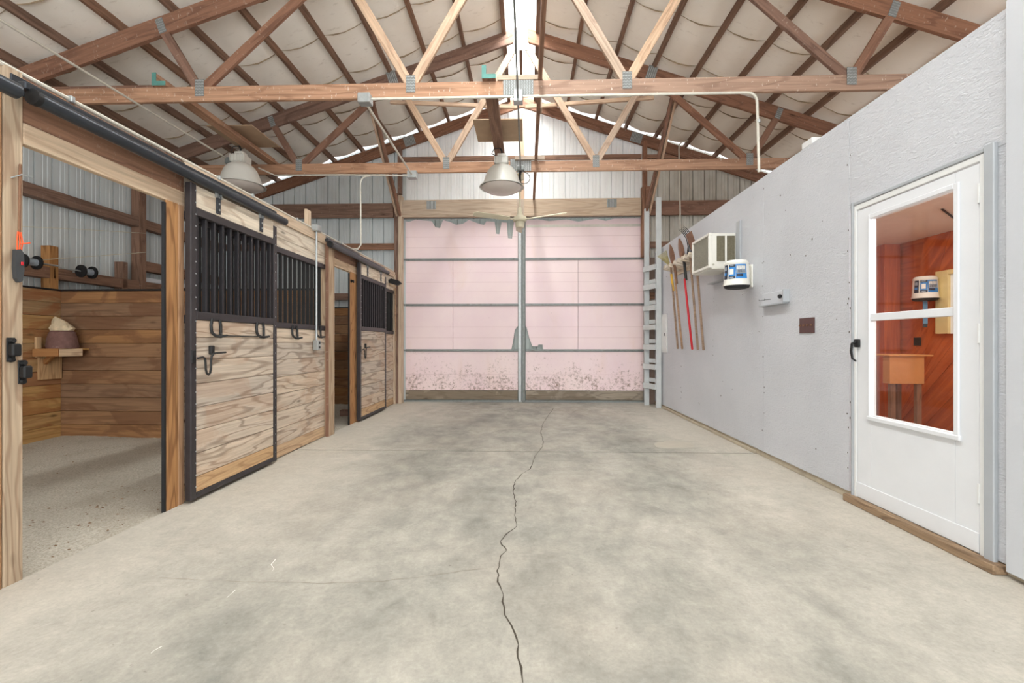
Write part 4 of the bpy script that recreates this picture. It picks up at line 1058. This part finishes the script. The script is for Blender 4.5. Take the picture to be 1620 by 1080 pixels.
tag(board('floor_room', XR+.1, XW-.001, .4, 6.2, -.05, .03, M['ply'], None, 0), kind='structure')
board('corner_post', XW-.20, XW, 6.0, 6.14, .03, 2.36, M['redwood'], room)
tag(board('wall_room_near', XR+.1, XW-.001, .35, .4, 0, 2.4, M['redwood'], None, 0), kind='structure')
for a in (0, 1): beam('ceiling_strip', (3.6+a*.3, 3.9+a*.5, 2.35), (4.4, 4.5+a*.3, 2.35), .02, .008, M['blackflat'], RC)
wy = YX(1487, XW); w2 = thing('window_2', (XW, wy, 1.5), kind='structure')
zt2, zb2 = ZX(1487, 430, XW), ZX(1487, 528, XW)
board('window_frame', XW-.06, XW-.001, wy-.16, wy, zb2, zt2, M['cream'], w2)
board('window_frame', XW-.06, XW-.001, wy-.9, wy-.16, zt2-.05, zt2, M['cream'], w2)
M['litpane'] = plain('bright_pane', (240, 246, 250), .4); board('pane', XW-.03, XW-.02, wy-.9, wy-.16, zb2, zt2-.05, M['litpane'], w2, 0)
area('added_room_fill', (3.6, 4.3, 2.33), (0, 0, 0), 1.2, 1.6, 26, (1, .93, .82))  # unseen fill lamp added to light the room behind the glass
pl = bpy.data.lights.new('added_room_point_fill', 'POINT'); pl.energy = 62; pl.shadow_soft_size = .3; plo = bpy.data.objects.new('added_room_point_fill', pl); COL.objects.link(plo); plo.location = (3.1, 2.1, 1.7)  # unseen point fill added beside the glass view to brighten the room
tag(board('outlet_plate', XW-.012, XW-.001, YX(1457, XW), YX(1446, XW), 1.06, 1.16, M['blackflat']), 'small dark outlet plate on the red wood wall behind the door glass', 'outlet')
t = thing('desk', (4.17, 5.2, 0), 'small tan box topped stand seen through the lower door glass', 'desk')
board('box_body', 3.99, 4.36, 5.13, 5.23, .645, .945, M['board'], t); board('table_top', 3.97, 4.44, 5.11, 5.5, .947, .965, M['board'], t)
for dx in (4.02, 4.30): board('leg', dx, dx+.05, 5.15, 5.2, .03, .643, M['brown'], t); board('leg', dx, dx+.05, 5.42, 5.47, .03, .945, M['brown'], t)

# ------------------------------------------------------------ buckets
def bucket(X, Y, z, label, arm=True, s=1.0, towel=False):
    t = thing('bucket', (X, Y, z), label, 'bucket')
    m = MB(); p = [(.126, 0), (.128, .012), (.122, .014), (.120, .05), (.119, .055), (.112, .20), (.108, .235), (.096, .252), (.001, .256)]
    inn = [(.001, .248), (.092, .245), (.104, .232), (.117, .05), (.122, .002)]
    m.lathe([(r*s, q*s) for r, q in p+inn], (X, Y, z), 36, False); m.build('shell', M['bucket'], t, True)
    MB().lathe([(.001, -.026), (.09*s, -.03), (.112*s, -.022), (.119*s, 0), (.119*s, .02), (.001, .034)], (X, Y, z), 28, False).build('dark_lining', M['blackflat'], t)
    m = MB(); m.lathe([(.113*s, .215*s), (.116*s, .218*s), (.115*s, .226*s)], (X, Y, z), 36, False); m.build('rim_band', M['bucket'], t, True)
    def patch(a0, a1, z0_, z1_, mat, nm, off=.0015, slant=0):
        m = MB(); n = 8
        for zz_ in (z0_, z1_):
            r = (.120-(zz_-.05)*.052)*s+off
            for i in range(n+1):
                a = math.radians(a0+(a1-a0)*i/n + (slant if zz_ == z1_ else 0)); m.v.append((X+r*math.cos(a), Y+r*math.sin(a), z+zz_*s))
        m.f = [(i, i+1, i+n+2, i+n+1) for i in range(n)]; o = m.build(nm, mat, t, True); return o
    f = 238
    tag(patch(f-62, f-36, .062, .205, M['labdark'], 'label_patch'), 'dark picture panel of the label')
    tag(patch(f-30, f+2, .062, .205, M['labdark'], 'label_patch'), 'dark bordered middle panel of the label'); tag(patch(f-29, f+1, .088, .178, M['blue'], 'label_patch', .0025), 'blue middle panel of the label')
    tag(patch(f+4, f+58, .062, .205, M['blue'], 'label_patch', .001, -3), 'blue main panel of the label'); 
    patch(f+6, f+50, .112, .192, M['labgray'], 'label_patch', .0025); patch(f+8, f+36, .082, .108, M['labdark'], 'label_patch', .0025)
    patch(f-58, f-42, .10, .125, M['blue'], 'label_patch', .003); patch(f-58, f-42, .15, .185, M['labgray'], 'label_patch', .003); patch(f-24, f-6, .105, .16, M['bucket'], 'label_patch', .004)
    patch(f-24, f-6, .067, .08, M['labgray'], 'label_patch', .003); patch(f-24, f-6, .19, .2, M['labgray'], 'label_patch', .003)
    for q in range(6): patch(f+8+q*7, f+12+q*7, .155, .185, M['bucket'], 'label_patch', .004, 2); 
    for q in range(5): patch(f+12+q*7, f+15+q*7, .120, .148, M['labdark'], 'label_patch', .004, 2)
    return t
bX, bY = 2.125, YX(1165, 2.125)
t = bucket(bX, bY, 1.672, 'white plastic bucket with blue label fixed upside down to the grey wall')
MB().box(bX+.10, XR, bY+.0, bY+.025, 1.68, 1.86, .004).build('mounting_plate', M['bucket'], t)
MB().box(XR-.014, XR, yr(1191), yr(1191)+.2, 1.655, 1.885, .003).build('back_plate', M['bucket'], t)
cX = XW-.16; cY = YX(1463, cX)
t = bucket(cX, cY, ZX(1463, 472, cX), 'white labelled bucket inside the room, behind the upper door glass')
m = MB(); m.prism([(-.02, 0), (.06, 0), (.035, -.32), (-.07, -.28)], 'y', -.02, .02); tag(m.build('towel', M['bluecloth'], None, mat4=Matrix.Translation((cX, cY, ZX(1463, 474, cX))) @ Matrix.Rotation(.9, 4, 'Z')), 'pale blue cloth hanging below the bucket behind the door glass', 'cloth')

# ------------------------------------------------------------ air conditioner
YA, YA2, XA = yr(1164)+.0, YX(1094, 1.98), 1.98
t = thing('air_conditioner', (XR-.15, (YA+YA2)/2, 1.91), 'white window air conditioner jutting from the grey wall', 'air conditioner')
za, zb_ = 1.912, 2.292
m = MB()
def ybox(x0, x1, y0, y1, z0, z1, c=.004): m.box(x0, x1, y0, y1, z0, z1, c)
ybox(XA+.03, XR, YA+.004, YA2-.004, za+.004, zb_-.004)
m.build('cabinet', M['acbody'], t)
fr = MB(); w_ = .028
fr.box(XA, XA+.035, YA, YA2, zb_-w_, zb_, .004); fr.box(XA, XA+.035, YA, YA2, za, za+w_, .004); fr.box(XA, XA+.035, YA, YA+w_, za+w_, zb_-w_, .004); fr.box(XA, XA+.035, YA2-w_, YA2, za+w_, zb_-w_, .004)
face = fr.build('front_frame', M['acbody'], t)
m = MB(); k = 0; z = za+w_+.004
while z < zb_-w_-.006: m.box(XA+.012, XA+.024, YA+w_, YA2-w_, z, z+.006); z += .0125
g_ = m.build('grille', M['acgrille'], t); tag(g_, kind='stuff')
MB().box(XA+.026, XA+.03, YA+w_, YA2-w_, za+w_, zb_-w_).build('grille_back', M['acdark'], t)
for a, b in ((XA+.085, XA+.172), (XA+.195, XR-.012)):
    m = MB(); m.box(a, b, YA-.0005, YA+.004, za+.07, zb_-.035); vt = m.build('side_vent', M['acdark'], t)
    m = MB(); x_ = a+.004
    while x_ < b-.004: m.box(x_, x_+.003, YA-.004, YA, za+.072, zb_-.037); x_ += .0085
    tag(m.build('vent_fins', M['ventf'], vt), kind='stuff')
MB().box(XA+.03, XR, YA, YA2, za-.012, za+.003, .003).build('drip_tray', M['acbody'], t)
MB().tube([(XA+.05, YA-.003, za+.035), (XA+.05, YA+.004, za+.035)], .010, 12).build('badge', M['acgrille'], t, True)
tag(board('wall_strip', XR-.02, XR, yr(1173), yr(1167), 1.95, CH+190*zc(1170, XR)/F, M['graytrim']), 'narrow grey strip standing on the wall above the bucket', 'board')
tag(board('wall_ledge', XR-.07, XR, yr(1160), yr(1128), 1.80, 1.815, M['graytrim']), 'thin grey ledge on the wall under the air conditioner', 'ledge')

# hook board and switch
y0_, y1_ = yr(1247), yr(1208)
t = thing('hook_board', (XR-.01, (y0_+y1_)/2, 1.5), 'grey painted board with small hooks on the wall right of the bucket', 'hook board')
board('board', XR-.02, XR, y0_, y1_, 1.452, 1.56, M['gwall2'], t); 
board('lip', XR-.055, XR, y0_-.02, y0_, 1.452, 1.562, M['graytrim'], t); board('lip', XR-.05, XR-.0, y0_, y1_, 1.438, 1.452, M['graytrim'], t)
for px_ in (1213, 1222):
    yy_ = yr(px_); MB().tube([(XR-.02, yy_, 1.50), (XR-.07, yy_, 1.495), (XR-.075, yy_, 1.505)], .0025, 6).build('hook', M['iron'], t, True)
MB().tube([(XR-.02, yr(1240), 1.508), (XR-.035, yr(1240), 1.508), (XR-.05, yr(1240), 1.508)], [.012, .020, .014], 12).build('knob', M['blackflat'], t, True)
t = thing('light_switch', (XR, yr(1277), 1.24), 'brown four toggle switch plate on the grey wall', 'switch')
ys0, ys1 = yr(1289), yr(1265.5); board('cover_plate', XR-.009, XR, ys0, ys1, 1.178, 1.302, M['switch'], t, .003)
for k in range(4):
    yy_ = ys0+(ys1-ys0)*(k+.5)/4; MB().box(XR-.024, XR-.009, yy_-.005, yy_+.005, 1.234, 1.248, .002).build('toggle', M['rust'], t)
t = thing('electrical_panel', (XR, yr(1050), 1.25), 'pale flush electrical panel door near the ladder', 'electrical panel')
board('frame', XR-.012, XR, yr(1056), yr(1044.5), .93, 1.56, M['wframe'], t); board('panel_door', XR-.02, XR-.012, yr(1055), yr(1046), .97, 1.52, M['wframe'], t)
MB().box(XR-.026, XR-.02, yr(1054), yr(1053.4), 1.2, 1.25, .001).build('latch', M['iron'], t)

# ------------------------------------------------------------ ladder
LX = 2.165
yR2, yR1 = YX(1039.5, LX+.02), 8.02
t = thing('ladder', (LX, (yR1+yR2)/2, 0), 'grey painted wooden ladder standing against the right wall by the pink door', 'ladder')
board('rail', LX, LX+.085, yR2-.022, yR2+.022, 0, 3.52, M['ladder'], t, .004); board('rail', 2.05, 2.135, yR1-.045, yR1-.005, 0, 3.42, M['ladder'], t, .004)
for z in (.35, .68, 1.015, 1.35, 1.68, 2.04, 2.36):
    beam('rung', (LX-.012, yR2-.02, z), (2.04, yR1-.01, z), .03, .088, M['ladder'], t, c=.004)
for z in (.35, .68, 1.015, 1.35, 1.68, 2.04): beam('rung_block', (LX+.07, yR2+.024, z+.10), (2.13, yR1-.047, z+.10), .02, .07, M['ladder'], t, c=.003)
tag(board('trim_1', XY(1028.5, YW), XR+.09, 8.15, 8.19, .0, 2.60, M['brownply']), kind='structure')

# ------------------------------------------------------------ tool rack and tools
t = thing('tool_rack', (XR-.08, 6.3, 2.2), 'wooden slotted tool rack on the grey wall', 'tool rack')
ry0, ry1 = 5.62, 7.0
board('back_rail', XR-.02, XR, ry0, ry1, 2.10, 2.22, M['plank2'], t)
tools_y = [YX(1070.4, 2.2), YX(1077.4, 2.2), YX(1093, 2.2), YX(1102, 2.2), YX(1110.8, 2.2)]
yy_ = ry1-.06
for k in range(9):
    yb2 = ry1-.12-k*.155
    if any(abs(yb2-q) < .035 for q in tools_y): yb2 += .05
    beam('rack_block', (XR-.02, yb2, 2.165), (XR-.22, yb2, 2.215), .05, .06, M['plank2'], t)
tools_y = [round(q, 3) for q in tools_y]
def handle(t, y, zt, mat, r=.0145, xt=2.115, zb=1.0, xb=2.215):
    return MB().tube([(xb, y, zb), (xb, y, zb+.01), ((xb+xt)/2, y, (zb+zt)/2), (xt, y, zt)], [r*.6, r, r, r*.9], 10).build('handle', mat, t, True)
def shovel(y, label, hm, grip=None):
    t = thing('shovel', (2.2, y, 1.0), label, 'shovel')
    handle(t, y, 1.95 if grip else 2.0, hm)
    MB().tube([(2.135, y, 1.93), (2.112, y, 2.16), (2.09, y, 2.24)], [.019, .018, .014], 10).build('socket', M['iron'] if grip else M['rust'], t, True)
    m = MB(); prof = [(0, .02), (.02, .085), (.08, .105), (.16, .10), (.22, .075), (.27, .035), (.29, .004)]
    n = 8
    for (s_, hw) in prof:
        for j in range(n+1):
            u = -1+2*j/n; m.v.append((2.09-.05*s_/.29-.02*(1-u*u)*(1-s_/.4), y+hw*u, 2.22+s_*.93))
    k = len(m.v)
    m.v += [(a+.004, b, c) for a, b, c in m.v[:k]]
    for i in range(len(prof)-1):
        for j in range(n): q = i*(n+1)+j; m.f += [(q, q+1, q+n+2, q+n+1), (q+k, q+n+1+k, q+n+2+k, q+1+k)]
    m.build('blade', M['rust'], t, True); return t
y = tools_y
t = thing('broom_rake', (2.2, y[0], 1.0), 'rake with yellow marked handle, leftmost of the hung tools', 'rake')
handle(t, y[0], 2.20, M['handle']); tag(MB().tube([(2.152, y[0], 1.85), (2.12, y[0], 2.10)], .0165, 10).build('grip_sleeve', M['yellow'], t, True), 'yellow sleeve')
M['olive'] = plain('olive_rake_plastic', (178, 168, 120), .6)
m = MB()
for k in range(9):
    a = -.3+.075*k; m.tube([(2.12, y[0], 2.2), (2.06, y[0]+a*.25, 2.28), (1.98, y[0]+a*.7, 2.40)], [.008, .006, .005], 5)
m.build('tines', M['olive'], t, True)
shovel(y[1], 'round point shovel with plain wooden handle, next to the rake', M['handle'])
shovel(y[2], 'round point shovel with bright red handle', M['red'], True)
t = thing('pitchfork', (2.2, y[3], 1.0), 'pitchfork with curved tines, hung left of the air conditioner', 'pitchfork')
handle(t, y[3], 2.22, M['handle'])
m = MB(); m.tube([(2.11, y[3]-.09, 2.25), (2.11, y[3]+.09, 2.25)], .007, 6)
for k in range(5):
    yy_ = y[3]-.09+.045*k; m.tube([(2.11, yy_, 2.25), (2.12, yy_, 2.36), (2.10, yy_, 2.46), (2.05, yy_, 2.54), (2.0, yy_, 2.58)], [.006, .006, .005, .005, .002], 6)
m.build('tines', M['iron'], t, True)
t = thing('square_shovel', (2.2, y[4], 1.0), 'square bladed scraper, hung beside the air conditioner', 'shovel')
handle(t, y[4], 2.25, M['handle'])
beam('blade', (2.10, y[4], 2.27), (2.03, y[4], 2.47), .19, .01, M['rust'], t, up=(1, 0, 0))

# small pieces on top of the grey wall
t = tag(board('wall_top_box', XR+.0, XR+.08, yr(1284), yr(1268), ZT, ZT+.05, M['wframe']), 'small white block on the top edge of the grey wall', 'block')
